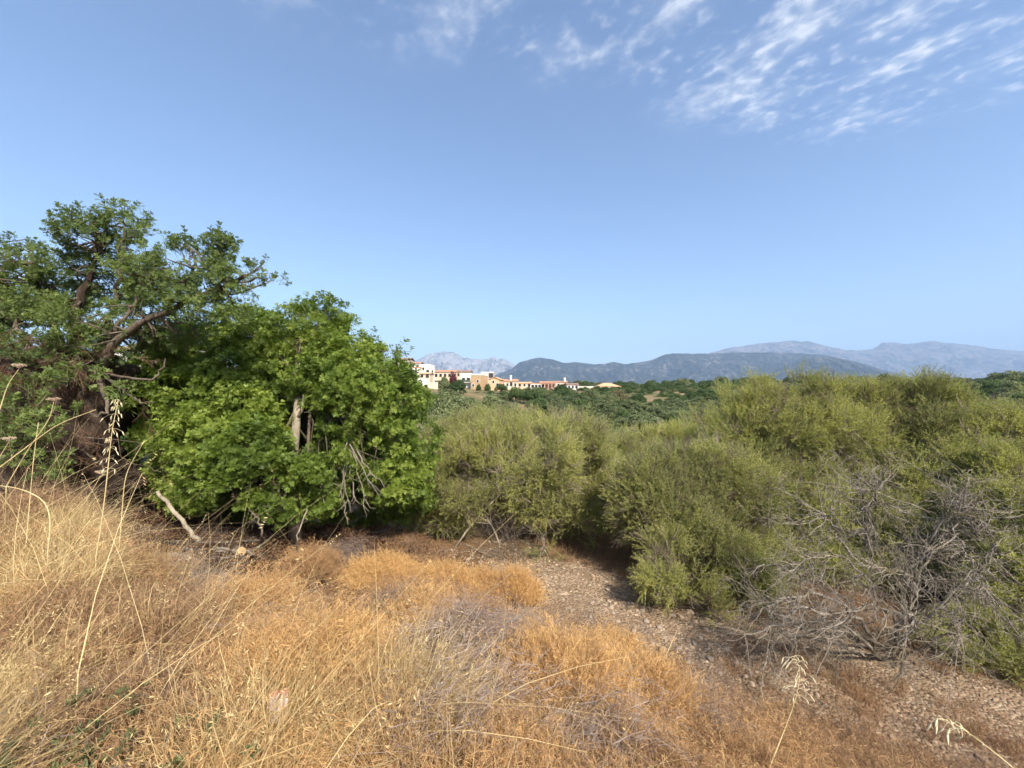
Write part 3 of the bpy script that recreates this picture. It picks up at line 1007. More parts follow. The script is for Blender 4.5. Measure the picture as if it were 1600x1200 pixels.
# ------------------------------------------------------------------ trees of the middle distance (shared shapes, one object each)
def far_leaf(name, a, b, c):
    m, nt, out = new_mat(name)
    oi = nd(nt, 'ShaderNodeObjectInfo')
    geo = nd(nt, 'ShaderNodeNewGeometry')
    s1 = nd(nt, 'ShaderNodeMath', {0: oi.outputs['Random'], 1: 0.55}, operation='MULTIPLY')
    s2 = nd(nt, 'ShaderNodeMath', {0: geo.outputs['Random Per Island'], 1: 0.45, 2: s1.outputs[0]}, operation='MULTIPLY_ADD')
    col = ramp(nt, s2.outputs[0], [(0, a), (.5, b), (1, c)])
    bs = nd(nt, 'ShaderNodeBsdfPrincipled', {'Base Color': col, 'Roughness': 0.6, 'Specular IOR Level': 0.2})
    tl = nd(nt, 'ShaderNodeBsdfTranslucent', {'Color': col})
    mx = nd(nt, 'ShaderNodeMixShader', {0: 0.25, 1: bs.outputs[0], 2: tl.outputs[0]})
    nt.links.new(mx.outputs[0], out.inputs[0])
    return m


M['far_olive'] = far_leaf('far_olive', (0.100, 0.130, 0.055), (0.160, 0.190, 0.080), (0.220, 0.245, 0.105))
M['far_dark'] = far_leaf('far_dark', (0.045, 0.080, 0.026), (0.080, 0.125, 0.038), (0.130, 0.175, 0.055))
M['far_pine'] = far_leaf('far_pine', (0.060, 0.105, 0.028), (0.105, 0.160, 0.042), (0.160, 0.215, 0.060))
M['far_dry'] = far_leaf('far_dry', (0.120, 0.095, 0.050), (0.170, 0.140, 0.070), (0.190, 0.180, 0.080))
M['far_purple'] = far_leaf('far_purple', (0.090, 0.020, 0.035), (0.150, 0.035, 0.055), (0.200, 0.060, 0.080))


def crown_mesh(name, lobes, mat, n=2600, card=(.10, .26), seed=0, gap=0.42):
    """leaf clumps spread through unit-size lobes (tree 1 high, 1 wide)"""
    rs = np.random.default_rng(seed)
    lobes = np.array(lobes, float)
    wts = lobes[:, 3] ** 2
    i = rs.choice(len(lobes), n * 2, p=wts / wts.sum())
    d = rs.normal(size=(n * 2, 3))
    d /= np.linalg.norm(d, axis=1, keepdims=True)
    rr = lobes[i, 3] * (0.55 + 0.5 * np.sqrt(rs.random(n * 2)))
    p = lobes[i, :3] + d * rr[:, None] * np.array((1, 1, .85))
    k = fbm(p[:, 0] * 9, p[:, 1] * 9, p[:, 2] * 9, seed, 2) > gap
    p, d = p[k][:n], d[k][:n]
    m_ = len(p)
    nn = d * .7 + rs.normal(size=(m_, 3)) * .55 + np.array((0, 0, .3))
    nn /= np.linalg.norm(nn, axis=1, keepdims=True)
    a = np.cross(nn, rs.normal(size=(m_, 3)))
    a /= np.linalg.norm(a, axis=1, keepdims=True)
    b = np.cross(nn, a)
    s = rs.uniform(*card, size=(m_, 1)) * 0.5
    v = np.stack((p + a * s, p + b * s * .55 + nn * s * .25, p - a * s * .9, p - b * s * .6 - nn * s * .15), 1).reshape(-1, 3)
    mb = MB()
    mb.add(v, [(4 * i, 4 * i + 1, 4 * i + 2, 4 * i + 3) for i in range(m_)])
    return mb.mesh(name, mat)


def trunk_mesh(name, lobes, mat):
    mb = MB()
    mb.tube([(0, 0, -.12), (.01, .01, .15), (.0, .02, .45)], [.05, .04, .025], 7)
    for l in lobes[:6]:
        mb.tube([(0, 0.01, .2), (l[0] * .5, l[1] * .5, .2 + (l[2] - .2) * .6), l[:3]], [.028, .018, .006], 5)
    return mb.mesh(name, mat)


L_round = [(0, 0, .55, .33), (.22, .05, .48, .24), (-.22, -.06, .5, .25), (.06, -.2, .45, .24), (-.05, .2, .5, .25), (.1, .05, .76, .20), (-.14, .02, .74, .19), (.28, -.12, .34, .17), (-.3, .1, .36, .17)]
L_broad = [(0, 0, .6, .26), (.3, 0, .55, .22), (-.3, .05, .54, .22), (.12, -.22, .58, .22), (-.14, -.2, .6, .2), (.1, .24, .56, .22), (-.2, .2, .6, .2), (.2, .1, .76, .16), (-.1, 0, .8, .17), (.42, -.05, .42, .14), (-.43, 0, .42, .14)]
L_tall = [(0, 0, .3, .10), (.01, 0, .45, .10), (0, .01, .6, .09), (0, 0, .75, .075), (0, 0, .88, .05), (0, 0, .97, .025), (0, 0, .18, .08)]
KINDS_ = {}
for kn, lobes, mt, nn, cd in (('olive', L_round, 'far_olive', 9000, (.022, .060)), ('olive_b', L_broad, 'far_olive', 9000, (.022, .055)), ('dark', L_round, 'far_dark', 8000, (.025, .065)), ('dark_b', L_broad, 'far_dark', 8000, (.025, .06)),
                              ('pine', L_broad, 'far_pine', 9000, (.022, .055)), ('dry', L_round, 'far_dry', 6000, (.025, .06)), ('cypress', L_tall, 'far_dark', 900, (.03, .07)), ('purple', L_round, 'far_purple', 1600, (.06, .13))):
    KINDS_[kn] = (crown_mesh('crown_' + kn, lobes, M[mt], nn, cd, seed=len(KINDS_) + 3), trunk_mesh('trunk_' + kn, lobes, M['bark_mid']))


def far_tree(kind, px, py_top, D, w_px, label, cat='tree', group='trees of the valley', h=None, name=None):
    p = at(px, py_top, D)
    gz_ = float(height(p[0], p[1]))
    w = w_px * D / FPX
    hh = max(p[2] - gz_, w * 0.55) if h is None else h
    base = p[2] - hh
    o = empty(name or {'cypress': 'cypress_tree', 'pine': 'pine_tree', 'purple': 'ornamental_tree', 'dry': 'dry_shrub'}.get(kind, 'olive_tree' if 'olive' in kind else 'evergreen_tree'), (p[0], D, base), label, cat, group)
    for nm, me in zip(('crown', 'trunk'), KINDS_[kind]):
        c = link(nm, me, o, 'stuff' if nm == 'crown' else None)
    o.scale = (w, w, hh) if kind != 'cypress' else (w * 4.5, w * 4.5, hh)
    o.rotation_euler.z = RNG.uniform(0, 6.28)
    return o


T_ = far_tree
# by the village
T_('olive', 695, 586, 140, 20, 'shaggy grey-green tree below the long red-roofed house')
T_('dark', 715, 591, 138, 34, 'dark green round tree below the purple-leaved tree')
T_('purple', 708, 578, 150, 14, 'purple-leaved tree in front of the peach house', group=None)
T_('dark', 748, 599, 146, 9, 'small dark tree at the foot of the ochre stone block')
T_('dark', 762, 598, 146, 11, 'small dark tree in front of the grey stone house')
T_('dark_b', 783, 598, 145, 20, 'dark shrubby tree at the foot of the orange house')
T_('dark', 806, 602, 120, 28, 'dark evergreen left of the bare brown slope')
T_('dark', 832, 605, 115, 40, 'broad dark evergreen above the bare brown slope')
T_('olive', 852, 607, 118, 40, 'grey-green olive beside the broad dark evergreen')
T_('dark', 876, 599, 150, 26, 'tall dark evergreen beside the pink pillared house')
T_('olive_b', 900, 612, 112, 50, 'wide olive below the white house at the row end')
T_('olive', 922, 606, 130, 34, 'olive tree below the long cream garden wall')
T_('olive_b', 948, 611, 105, 40, 'olive tree below the villa with the orange hipped roof')
T_('dry', 968, 607, 112, 42, 'brownish shrub tree below the orange hipped roof')
T_('dark', 996, 612, 105, 32, 'dark rounded evergreen beside the dry slope')
for i, (px, py) in enumerate([(966, 598), (973, 600), (980, 599), (986, 597), (992, 596), (997, 598), (1003, 597)]):
    T_('cypress', px, py, 215, 3.2, ('first', 'second', 'third', 'fourth', 'fifth', 'sixth', 'last')[i] + ' slender cypress of the row, counted from the hipped-roof villa', group='cypress row beyond the villa', h=9)
# ridge of trees right of the village
for i, (k, px, py, D, w, lb) in enumerate([
        ('dark', 1014, 596, 200, 18, 'dark evergreen at the end of the cypress row'),
        ('dark_b', 1036, 599, 190, 30, 'wide dark evergreen right of the cypress row'),
        ('dark', 1060, 597, 190, 26, 'rounded dark evergreen on the skyline under the wooded mountain'),
        ('dark_b', 1085, 598, 185, 28, 'broad dark evergreen on the skyline beside the domed tree'),
        ('dark', 1114, 592, 180, 44, 'large domed dark tree on the skyline, largest of the ridge trees'),
        ('dark', 1142, 598, 175, 26, 'dark tree half hidden behind the tallest willow'),
        ('pine', 1040, 612, 130, 46, 'green pine below the skyline trees'),
        ('dark', 1082, 610, 125, 40, 'dark evergreen on the slope below the skyline trees'),
        ('pine', 1120, 612, 120, 46, 'green pine below the large domed tree'),
        ('olive', 1012, 626, 90, 55, 'grey olive beside the dry grass slope'),
        ('olive_b', 1058, 628, 80, 75, 'wide grey olive below the green pine'),
        ('olive', 1105, 632, 72, 62, 'round grey olive left of the tall willow'),
        ('olive_b', 1140, 622, 84, 60, 'grey olive partly behind the tall willow'),
        ('olive', 960, 632, 80, 60, 'dense grey olive in the middle of the valley'),
        ('olive_b', 1000, 640, 64, 78, 'broad dark-grey olive above the bright yellow-green willow'),
        ('dark', 1060, 646, 54, 70, 'deep green shrub tree behind the bright yellow-green willow'),
        ('olive', 918, 630, 86, 52, 'grey olive below the village row end'),
        ('olive_b', 884, 626, 95, 56, 'pale olive in the valley below the chimney house'),
        ('olive', 1110, 655, 50, 70, 'olive tree touching the flank of the tall willow'),
        ('olive', 870, 640, 62, 60, 'pale feathery olive above the middle willow'),
        ('olive', 915, 648, 52, 62, 'yellowish olive behind the middle willow'),
        ('olive_b', 950, 655, 46, 70, 'low olive in the dip between the two willow thickets'),
        ('olive', 770, 610, 70, 70, 'large grey-green olive below the orange gable'),
        ('olive_b', 720, 606, 60, 84, 'large grey-green olive below the ochre stone block'),
        ('olive', 690, 602, 52, 70, 'grey-green olive touching the leafy carob'),
        ('olive_b', 800, 628, 44, 70, 'grey olive in front of the brown slope'),
        ('olive', 745, 630, 36, 95, 'feathery grey-green olive beside the leafy carob'),
        ('olive', 690, 640, 28, 100, 'shaded olive tucked behind the leafy carob'),
        ('olive', 840, 650, 40, 70, 'soft olive above the middle willow crest'),
        ('pine', 1420, 609, 62, 66, 'green pine seen between the two tallest willows'),
        ('pine', 1515, 608, 55, 88, 'large umbrella-shaped green pine at the right'),
        ('pine', 1570, 618, 50, 80, 'green pine right of the umbrella-shaped pine'),
        ('dark_b', 1600, 613, 70, 60, 'dark evergreen at the right edge behind the pines'),
        ('pine', 1475, 636, 44, 70, 'small pine left of the umbrella-shaped pine'),
        ('dark', 1190, 600, 150, 60, 'dark evergreen behind the crest of the tallest willow'),
        ('dark', 1330, 604, 150, 60, 'dark evergreen in the dip between willow crests'),
        ('olive', 1360, 618, 60, 70, 'olive tree showing in the dip between willow crests'),
        ('olive_b', 1090, 617, 100, 60, 'olive on the slope under the large domed tree'),
        ('olive', 1050, 619, 104, 46, 'compact olive on the slope under the green pine'),
        ('olive', 985, 622, 98, 48, 'olive beside the dark rounded evergreen'),
        ('olive_b', 940, 620, 100, 56, 'spreading olive under the hipped-roof villa'),
        ('dark', 905, 622, 96, 40, 'dark shrub tree among the valley olives'),
        ('olive', 865, 617, 108, 40, 'olive just right of the brown slope'),
        ('dark', 845, 620, 100, 30, 'small dark shrub at the lower end of the brown slope'),
        ('olive_b', 1030, 632, 76, 60, 'wide olive in the dip above the yellow-green willow'),
        ('dark', 975, 636, 70, 40, 'dark shrub between two valley olives'),
        ('olive', 1075, 638, 66, 56, 'round olive above the yellow-green willow'),
        ('olive_b', 925, 642, 60, 60, 'low spreading olive in the valley middle'),
        ('olive', 880, 650, 52, 56, 'soft olive behind the crest of the middle willow'),
        ('olive', 830, 638, 60, 50, 'grey olive below the brown slope'),
        ('dark', 785, 622, 90, 30, 'dark shrub left of the brown slope'),
        ('olive_b', 1150, 606, 140, 50, 'olive on the skyline left of the tallest willow'),
        ('dark_b', 1450, 606, 150, 60, 'dark evergreen on the skyline beside the pines'),
        ('dark_b', 1540, 604, 160, 60, 'dark evergreen on the skyline above the umbrella-shaped pine'),
        ('dark', 150, 590, 40, 120, 'dark tree in the shade behind the old carob trunk'),
        ('dark', 20, 585, 36, 140, 'dark tree behind the thick limb of the old carob'),
        ('dark', 260, 585, 38, 120, 'dark tree behind the leafy carob'), ]):
    T_(k, px, py, D, w, lb)

# woods that read as one mass: between valley and mountains
n = 4200
aa = RNG.uniform(-1.05, 1.05, n)
r_in = np.where(aa > .33, 120, 260)
rr = r_in * np.power(4200 / r_in, RNG.random(n))
fx, fy = rr * np.sin(aa), rr * np.cos(aa)
keep = fbm(fx / 160, fy / 160, 0, 77, 2) > 0.40
fx, fy, rr = fx[keep], fy[keep], rr[keep]
proto('wood', [KINDS_['dark'][0], KINDS_['dark_b'][0], KINDS_['olive'][0]])
n = len(fx)
sz = np.where(rr < 230, RNG.uniform(3.0, 5.0, n), RNG.uniform(5, 9, n))
wood = scatter('forest', 'wood', np.stack((fx, fy, height(fx, fy) - 1.2), 1), np.stack((np.zeros(n), np.zeros(n), RNG.uniform(0, 6.28, n)), 1), np.stack((sz * 1.25, sz * 1.25, sz), 1) * (1 + rr / 5000)[:, None], RNG.random(n))
tag(wood, 'distant dark woodland spread between the village and the mountains', 'woodland')
n = 900
aa = RNG.uniform(-.5, .45, n)
rr = RNG.uniform(75, 190, n)
fx, fy = rr * np.sin(aa), rr * np.cos(aa)
keep = fbm(fx / 22, fy / 22, 0, 78, 2) > 0.40
fx, fy = fx[keep], fy[keep]
n = len(fx)
sz = RNG.uniform(1.4, 2.8, n)
scrub = scatter('hillside_shrubbery', 'wood', np.stack((fx, fy, height(fx, fy) - .5), 1), np.stack((np.zeros(n), np.zeros(n), RNG.uniform(0, 6.28, n)), 1), np.stack((sz * 1.6, sz * 1.6, sz), 1), RNG.random(n))
tag(scrub, 'low scrub covering the slope below the village', 'scrub')


# ------------------------------------------------------------------ near trees and bushes
def wobble(p0, p1, n=7, amp=0.06, arch=0.0, rs=RNG):
    p0, p1 = np.asarray(p0, float), np.asarray(p1, float)
    t = np.linspace(0, 1, n)[:, None]
    L = np.linalg.norm(p1 - p0)
    p = p0 + (p1 - p0) * t
    k1, k2 = rs.normal(size=3), rs.normal(size=3)
    p = p + L * amp * (np.sin(t * np.pi) * k1 + np.sin(t * np.pi * 2) * k2 * 0.6)
    p = p + np.array((0, 0, 1.0)) * (np.sin(t * np.pi) * arch * L)
    return p


def blob(px, py, rx, ry, D, dy=None):
    c = at(px, py, D)
    k = D / FPX
    return (*c, rx * k, (dy if dy is not None else (rx + ry) / 2 * k), ry * k)


def sprig_points(blobs, n, gap=0.40, freq=2.2, inner=0.55, seed=0, up=0.5, out=1.0, rand=0.6, low=0.0, wisp=0.05):
    B = np.array(blobs, float)
    ar = (B[:, 3] * B[:, 4] + B[:, 3] * B[:, 5] + B[:, 4] * B[:, 5])
    m = int(n * 2.2)
    i = RNG.choice(len(B), m, p=ar / ar.sum())
    d = rnd_unit(m)
    r = inner + (1 - inner) * np.sqrt(RNG.random(m)) + RNG.normal(0, .07, m)
    r *= 0.62 + 0.76 * fbm(d[:, 0] * 1.7 + i * 3.1, d[:, 1] * 1.7 + i, d[:, 2] * 1.7, seed + 3, 3, 0.6)
    r = np.where(RNG.random(m) < wisp, r * RNG.uniform(1.05, 1.35, m), r)
    p = B[i, :3] + d * B[i, 3:6] * r[:, None]
    nz = fbm(p[:, 0] * freq, p[:, 1] * freq, p[:, 2] * freq, seed, 2, 0.6)
    k = nz + RNG.uniform(-.06, .06, m) > gap
    k &= p[:, 2] > height(p[:, 0], p[:, 1]) + low
    p, d, i, nz = p[k][:n], d[k][:n], i[k][:n], nz[k][:n]
    dr = d * out + np.array((0, 0, up)) + rnd_unit(len(p)) * rand
    # tint: clump-to-clump change of leaf age
    tint = 0.44 + 0.80 * (noise(p[:, 0] * 1.3 + 7, p[:, 1] * 1.3, p[:, 2] * 1.3, seed + 5) - 0.5) + RNG.normal(0, .16, len(p))
    return p, dr, tint, i


def skeleton(root, base, blobs, pts, owner, mat, r0, per_blob=7, stems=None, fork=None, trunk_name='trunk', branch_r=0.018, amp=0.07, limb_mat=None, arch=0.0):
    """stems from the ground to each lobe, branchlets from the stems out to the leaf sprigs"""
    base = np.asarray(base, float)
    B = np.array(blobs, float)
    br = MB()
    for bi in range(len(B)):
        s0 = (base if fork is None else np.asarray(fork)) if stems is None else base + np.array((RNG.normal(0, stems), RNG.normal(0, stems * .6), 0))
        if stems is not None:
            s0[2] = float(height(s0[0], s0[1])) - 0.05
        c = B[bi, :3]
        path = wobble(s0, c, 8, amp, arch)
        L = np.linalg.norm(c - s0)
        ra = r0 * RNG.uniform(.7, 1.1)
        m = MB()
        m.tube(path - base, np.linspace(ra, ra * 0.35, 8), 8)
        m.build(trunk_name if stems is not None else 'limb', limb_mat or mat, root, True)
        mine = np.nonzero(owner == bi)[0]
        if len(mine):
            for q in RNG.choice(mine, min(per_blob, len(mine)), replace=False):
                st = path[RNG.integers(3, 8)]
                br.tube(wobble(st, pts[q], 5, .10) - base, np.linspace(branch_r, branch_r * .25, 5), 4, False)
    if br.n:
        br.build('branchlets', mat, root, False, 'stuff')


def bush(name, label, cat, base, blobs, key, n, size=(.8, 1.25), gap=.40, freq=2.2, inner=.55, up=.5, out=1.0, rand=.6, seed=1, tint=0.0, bark='bark_mid', r0=.035, stems=.22, per_blob=9, group=None,
         branch_r=.010, low=0.0, amp=.07, trunk_name='stem', fork=None):
    base = np.asarray(base, float)
    root = empty(name, base, label, cat, group)
    p, d, t, ow = sprig_points(blobs, n, gap, freq, inner, seed, up, out, rand, low, .10)
    scatter('crown', key, p, axis_euler(d, RNG.uniform(0, 6.28, len(p))), RNG.uniform(*size, len(p)), t + tint, root, base)
    skeleton(root, base, blobs, p, ow, M[bark], r0, per_blob, stems, fork, trunk_name, branch_r, amp)
    return root


def on_ground(px, py, D):
    p = at(px, py, D)
    return np.array((p[0], p[1], float(height(p[0], p[1]))))


# --- the two leafy green carobs
G_A = [blob(505, 497, 36, 30, 8.7), blob(470, 530, 52, 40, 8.8), blob(420, 535, 50, 42, 9.0), blob(375, 525, 42, 40, 9.2), blob(540, 560, 50, 38, 8.6), blob(600, 580, 42, 36, 8.8), blob(450, 590, 60, 38, 8.5),
       blob(560, 625, 55, 48, 8.2), blob(620, 640, 50, 55, 8.5), blob(645, 690, 34, 48, 8.6), blob(590, 700, 50, 45, 8.1), blob(530, 690, 30, 45, 8.4), blob(610, 755, 38, 26, 8.2), blob(520, 590, 50, 40, 8.3),
       blob(560, 660, 90, 110, 9.8, 1.0), blob(480, 600, 80, 90, 9.9, 1.0), blob(560, 780, 60, 40, 10.2, .6), blob(630, 785, 40, 24, 9.4, .5), blob(480, 780, 60, 40, 10.2, .6), blob(470, 735, 34, 22, 7.5), blob(500, 775, 34, 22, 7.7), blob(440, 790, 34, 18, 7.5), blob(645, 745, 30, 30, 8.4)]
base_A = on_ground(462, 815, 8.05)
big_carob = bush('carob_tree', 'tall bright green carob with a pale trunk showing through its leaves', 'tree', base_A, G_A, 'carob', 11500, (.55, .95), .455, 2.6, .62, .45, 1.0, .55, 21, 0.04, 'bark_mid', .045, None, 10, branch_r=.012, fork=at(463, 590, 8.5))
m = MB()
tr = np.array([base_A - (0, 0, .25), at(460, 760, 8.05), at(459, 710, 8.0), at(463, 660, 8.0), at(466, 625, 8.1), at(463, 590, 8.5)])
m.tube(tr - base_A, [.13, .10, .085, .078, .072, .055], 12)
pale = m.build('trunk', M['bark_pale'], big_carob, True)
m = MB()
m.tube(np.array([at(464, 655, 8.0), at(472, 640, 7.95), at(475, 615, 7.95)]) - base_A, [.035, .03, .02], 6)
m.build('side_branch', M['bark_pale'], pale, True)
for k, (q0, q1, q2) in enumerate([((545, 690), (525, 730), (548, 800)), ((548, 700), (540, 745), (530, 775)), ((545, 695), (570, 740), (592, 775)), ((550, 700), (560, 750), (575, 800)), ((540, 705), (550, 760), (560, 790)),
                                  ((525, 700), (520, 745), (515, 770)), ((556, 705), (585, 745), (600, 760)), ((535, 730), (533, 780), (545, 822)), ((505, 730), (500, 760), (508, 790))]):
    m = MB()
    P3 = np.array([at(*q0, 7.9), at(*q1, 7.55), at(*q2, 7.5)])
    t = np.linspace(0, 1, 9)[:, None]
    cv = P3[0] * (1 - t) ** 2 + 2 * P3[1] * t * (1 - t) + P3[2] * t * t
    cv += RNG.normal(0, .02, cv.shape)
    m.tube(cv - base_A, np.linspace(.015, .005, 9), 6)
    for j in range(3):
        a = cv[RNG.integers(3, 8)]
        m.tube(wobble(a, a + np.array((RNG.normal(0, .2), RNG.normal(0, .1), -RNG.uniform(.1, .35))), 4) - base_A, np.linspace(.008, .003, 4), 4)
    m.build('bare_branch', M['bleached'], big_carob, True)

G_B = [blob(250, 590, 45, 45, 8.3), blob(310, 560, 55, 45, 8.6), blob(300, 625, 62, 48, 8.0), blob(362, 600, 55, 48, 8.2), blob(255, 660, 40, 48, 8.0), blob(385, 650, 46, 40, 7.8), blob(330, 690, 62, 40, 7.4),
       blob(400, 705, 50, 40, 7.3), blob(275, 735, 32, 26, 7.3), blob(345, 745, 50, 26, 7.1), blob(420, 745, 34, 28, 7.2), blob(490, 745, 20, 28, 7.5), blob(310, 650, 80, 80, 9.4, .9), blob(400, 680, 60, 80, 9.3, .9), blob(300, 772, 36, 18, 7.4), blob(370, 778, 44, 16, 7.3), blob(450, 772, 36, 18, 7.6), blob(330, 790, 70, 40, 9.8, .6), blob(230, 760, 50, 50, 9.4, .6)]
base_B = on_ground(335, 815, 8.3)
small_carob = bush('carob_tree', 'low spreading green carob beside the old gnarled carob, its leaves brushing the brushwood', 'tree', base_B, G_B, 'carob', 10000, (.55, .95), .455, 2.6, .62, .45, 1.0, .55, 33, 0.10, 'bark_mid', .04, None, 10, branch_r=.012, fork=at(335, 700, 8.3))

m = MB()
m.tube(np.array([base_B - (0, 0, .2), base_B + (.03, 0, .5), at(335, 700, 8.3)]) - base_B, [.14, .11, .08], 10)
m.build('trunk', M['bark_mid'], small_carob, True)

# --- the old gnarled carob
base_O = on_ground(95, 775, 7.0)
G_O = [blob(45, 470, 60, 34, 7.0), blob(130, 500, 66, 26, 6.8), blob(60, 410, 60, 30, 7.2), blob(140, 370, 52, 32, 7.0), blob(190, 350, 40, 26, 7.1), blob(150, 420, 60, 38, 7.4), blob(210, 420, 44, 34, 7.0),
       blob(255, 425, 42, 38, 6.8), blob(300, 410, 44, 34, 6.8), blob(350, 440, 42, 34, 6.7), blob(395, 440, 36, 30, 6.7), blob(345, 385, 18, 20, 6.8), blob(280, 470, 50, 26, 6.8), blob(340, 490, 40, 24, 6.7),
       blob(20, 540, 46, 22, 6.6), blob(-50, 470, 60, 70, 7.0), blob(-70, 560, 60, 60, 6.8), blob(90, 465, 50, 40, 7.6), blob(215, 470, 40, 26, 7.2), blob(110, 535, 60, 16, 6.6), blob(-30, 400, 40, 40, 7.3), blob(180, 540, 50, 22, 6.9), blob(260, 520, 50, 26, 7.2), blob(70, 560, 50, 14, 6.5)]
old = empty('old_carob_tree', base_O, 'huge old carob with a gnarled dark brown trunk and thin open crown', 'tree')
p, d, t, ow = sprig_points(G_O, 5400, .515, 3.4, .25, 57, .7, .9, .6, 0, .14)
scatter('crown', 'oldcarob', p, axis_euler(d, RNG.uniform(0, 6.28, len(p))), RNG.uniform(.42, .72, len(p)), t + .1, old, base_O)
# fluted, leaning trunk
path = np.array([base_O + (0.15, 0, -.25), base_O + (0.10, 0, .1), at(100, 720, 7.0), at(108, 670, 7.0), at(112, 620, 7.05), at(118, 575, 7.1), at(122, 548, 7.1)])
tt = np.linspace(0, 6, 44)
dense = np.stack([np.interp(tt, range(7), path[:, c]) for c in range(3)], 1)
for _ in range(6):
    dense[1:-1] = (dense[:-2] + 2 * dense[1:-1] + dense[2:]) / 4


def flutes(th, s):
    a = th + s * 2.6
    f = 1 + .05 * np.sin(a * 31 + s * 14) + .16 * np.sin(a * 3 + 1) + .11 * np.sin(a * 5 + s * 3) + .07 * np.sin(a * 9 - s * 5) + .05 * np.sin(a * 17 + s * 8)
    return f + .10 * (fbm(np.cos(th) * 3, np.sin(th) * 3, s * 9, 61, 4) - .5) * 2


m = MB()
m.tube(dense - base_O, np.interp(np.linspace(0, 1, 44), [0, .12, .3, .6, .85, 1], [1.02, .86, .72, .70, .78, .45]), 160, True, flutes)
m.build('trunk', M['bark_old'], old, True)


def limb(pix, radii, mat, parent, base, name='limb', n=16, amp=.02, sides=10, thin=.50):
    P3 = np.array([at(a, b, D) for a, b, D in pix])
    s = np.linspace(0, len(P3) - 1, n)
    q = np.stack([np.interp(s, range(len(P3)), P3[:, c]) for c in range(3)], 1)
    for _ in range(3):
        q[1:-1] = (q[:-2] + 2 * q[1:-1] + q[2:]) / 4
    q[1:-1] += RNG.normal(0, amp, (n - 2, 3))
    mm = MB()
    mm.tube(q - base, np.interp(np.linspace(0, 1, n), np.linspace(0, 1, len(radii)), radii) * thin, sides)
    return mm.build(name, mat, parent, True), q


lbs = []
for pix, rad, mt in [
        ([(160, 570, 6.8), (178, 530, 6.75), (215, 510, 6.7), (262, 485, 6.7), (300, 466, 6.7), (345, 450, 6.7), (390, 440, 6.7)], [.17, .13, .11, .09, .07, .05, .03], 'bark_mid'),
        ([(80, 590, 6.7), (30, 570, 6.5), (-20, 562, 6.4), (-90, 545, 6.5)], [.42, .32, .28, .2], 'bark_old'),
        ([(70, 580, 6.8), (50, 560, 6.6), (40, 530, 6.6), (20, 500, 6.8), (-10, 470, 7.0)], [.17, .10, .085, .06, .04], 'bark_mid'),
        ([(120, 560, 7.0), (115, 500, 7.1), (130, 450, 7.1), (150, 400, 7.1), (160, 365, 7.1)], [.22, .15, .11, .07, .03], 'bark_old'),
        ([(150, 560, 7.1), (170, 500, 7.2), (180, 460, 7.1), (190, 400, 7.1), (195, 350, 7.1)], [.16, .11, .08, .05, .02], 'bark_mid'),
        ([(100, 560, 7.1), (80, 490, 7.3), (60, 450, 7.3), (50, 410, 7.2)], [.16, .10, .07, .03], 'bark_old'),
        ([(182, 520, 6.75), (205, 480, 6.8), (225, 450, 6.9), (240, 420, 6.9)], [.07, .05, .035, .02], 'bark_mid'),
        ([(262, 485, 6.7), (285, 440, 6.75), (330, 410, 6.8), (352, 370, 6.8)], [.06, .04, .03, .012], 'bark_mid'),
        ([(150, 575, 6.7), (172, 640, 6.35), (150, 655, 6.3), (145, 640, 6.3)], [.08, .05, .04, .02], 'bark_mid'),
        ([(160, 585, 6.7), (235, 595, 6.3), (250, 580, 6.3), (258, 560, 6.3)], [.05, .035, .03, .012], 'bark_mid'),
        ([(165, 590, 6.7), (205, 622, 6.3), (225, 632, 6.3), (243, 628, 6.2)], [.05, .03, .02, .010], 'bark_mid')]:
    o, q = limb(pix, rad, M[mt], old, base_O)
    lbs.append(q)
br = MB()
allq = np.concatenate([q[3:] for q in lbs[:8]])
for k in RNG.choice(len(p), 420, replace=False):
    dd = np.linalg.norm(allq - p[k], axis=1)
    st = allq[np.argsort(dd)[RNG.integers(0, 4)]]
    if np.linalg.norm(st - p[k]) < 1.6:
        br.tube(wobble(st, p[k], 6, .13) - base_O, np.linspace(.020, .005, 6), 4, False)
for k in range(70):    # dead hanging twigs round the trunk
    st = dense[RNG.integers(10, 43)] + np.array((RNG.normal(0, .65), -.55 + RNG.normal(0, .25), RNG.uniform(-.1, .3)))
    br.tube(wobble(st, st + np.array((RNG.normal(0, .3), RNG.normal(-.05, .15), -RNG.uniform(.1, .6))), 5, .14) - base_O, np.linspace(.009, .003, 5), 4, False)
br.build('branchlets', M['bark_mid'], old, False, 'stuff')
M['red_twig'] = leaf_mat('red_twig', [(0.0, (0.050, 0.026, 0.016)), (1.0, (0.170, 0.098, 0.062))], 0, .85, .1, .5)
proto('deadtwig', [willow_sprig(M['red_twig'], .5, 6, (.02, .03), .004, 8) for _ in range(3)])
n = 330
jx = RNG.integers(6, 44, n)
pt = dense[jx] + np.stack((RNG.normal(0, .62, n), -.62 + RNG.normal(0, .16, n), RNG.normal(0, .12, n)), 1)
dt_ = np.stack((RNG.normal(0, .6, n), RNG.normal(-.25, .3, n), RNG.normal(-.45, .5, n)), 1)
scatter('dead_foliage', 'deadtwig', pt, axis_euler(dt_, RNG.uniform(0, 6.28, n)), RNG.uniform(.6, 1.25, n), RNG.random(n), old, base_O)
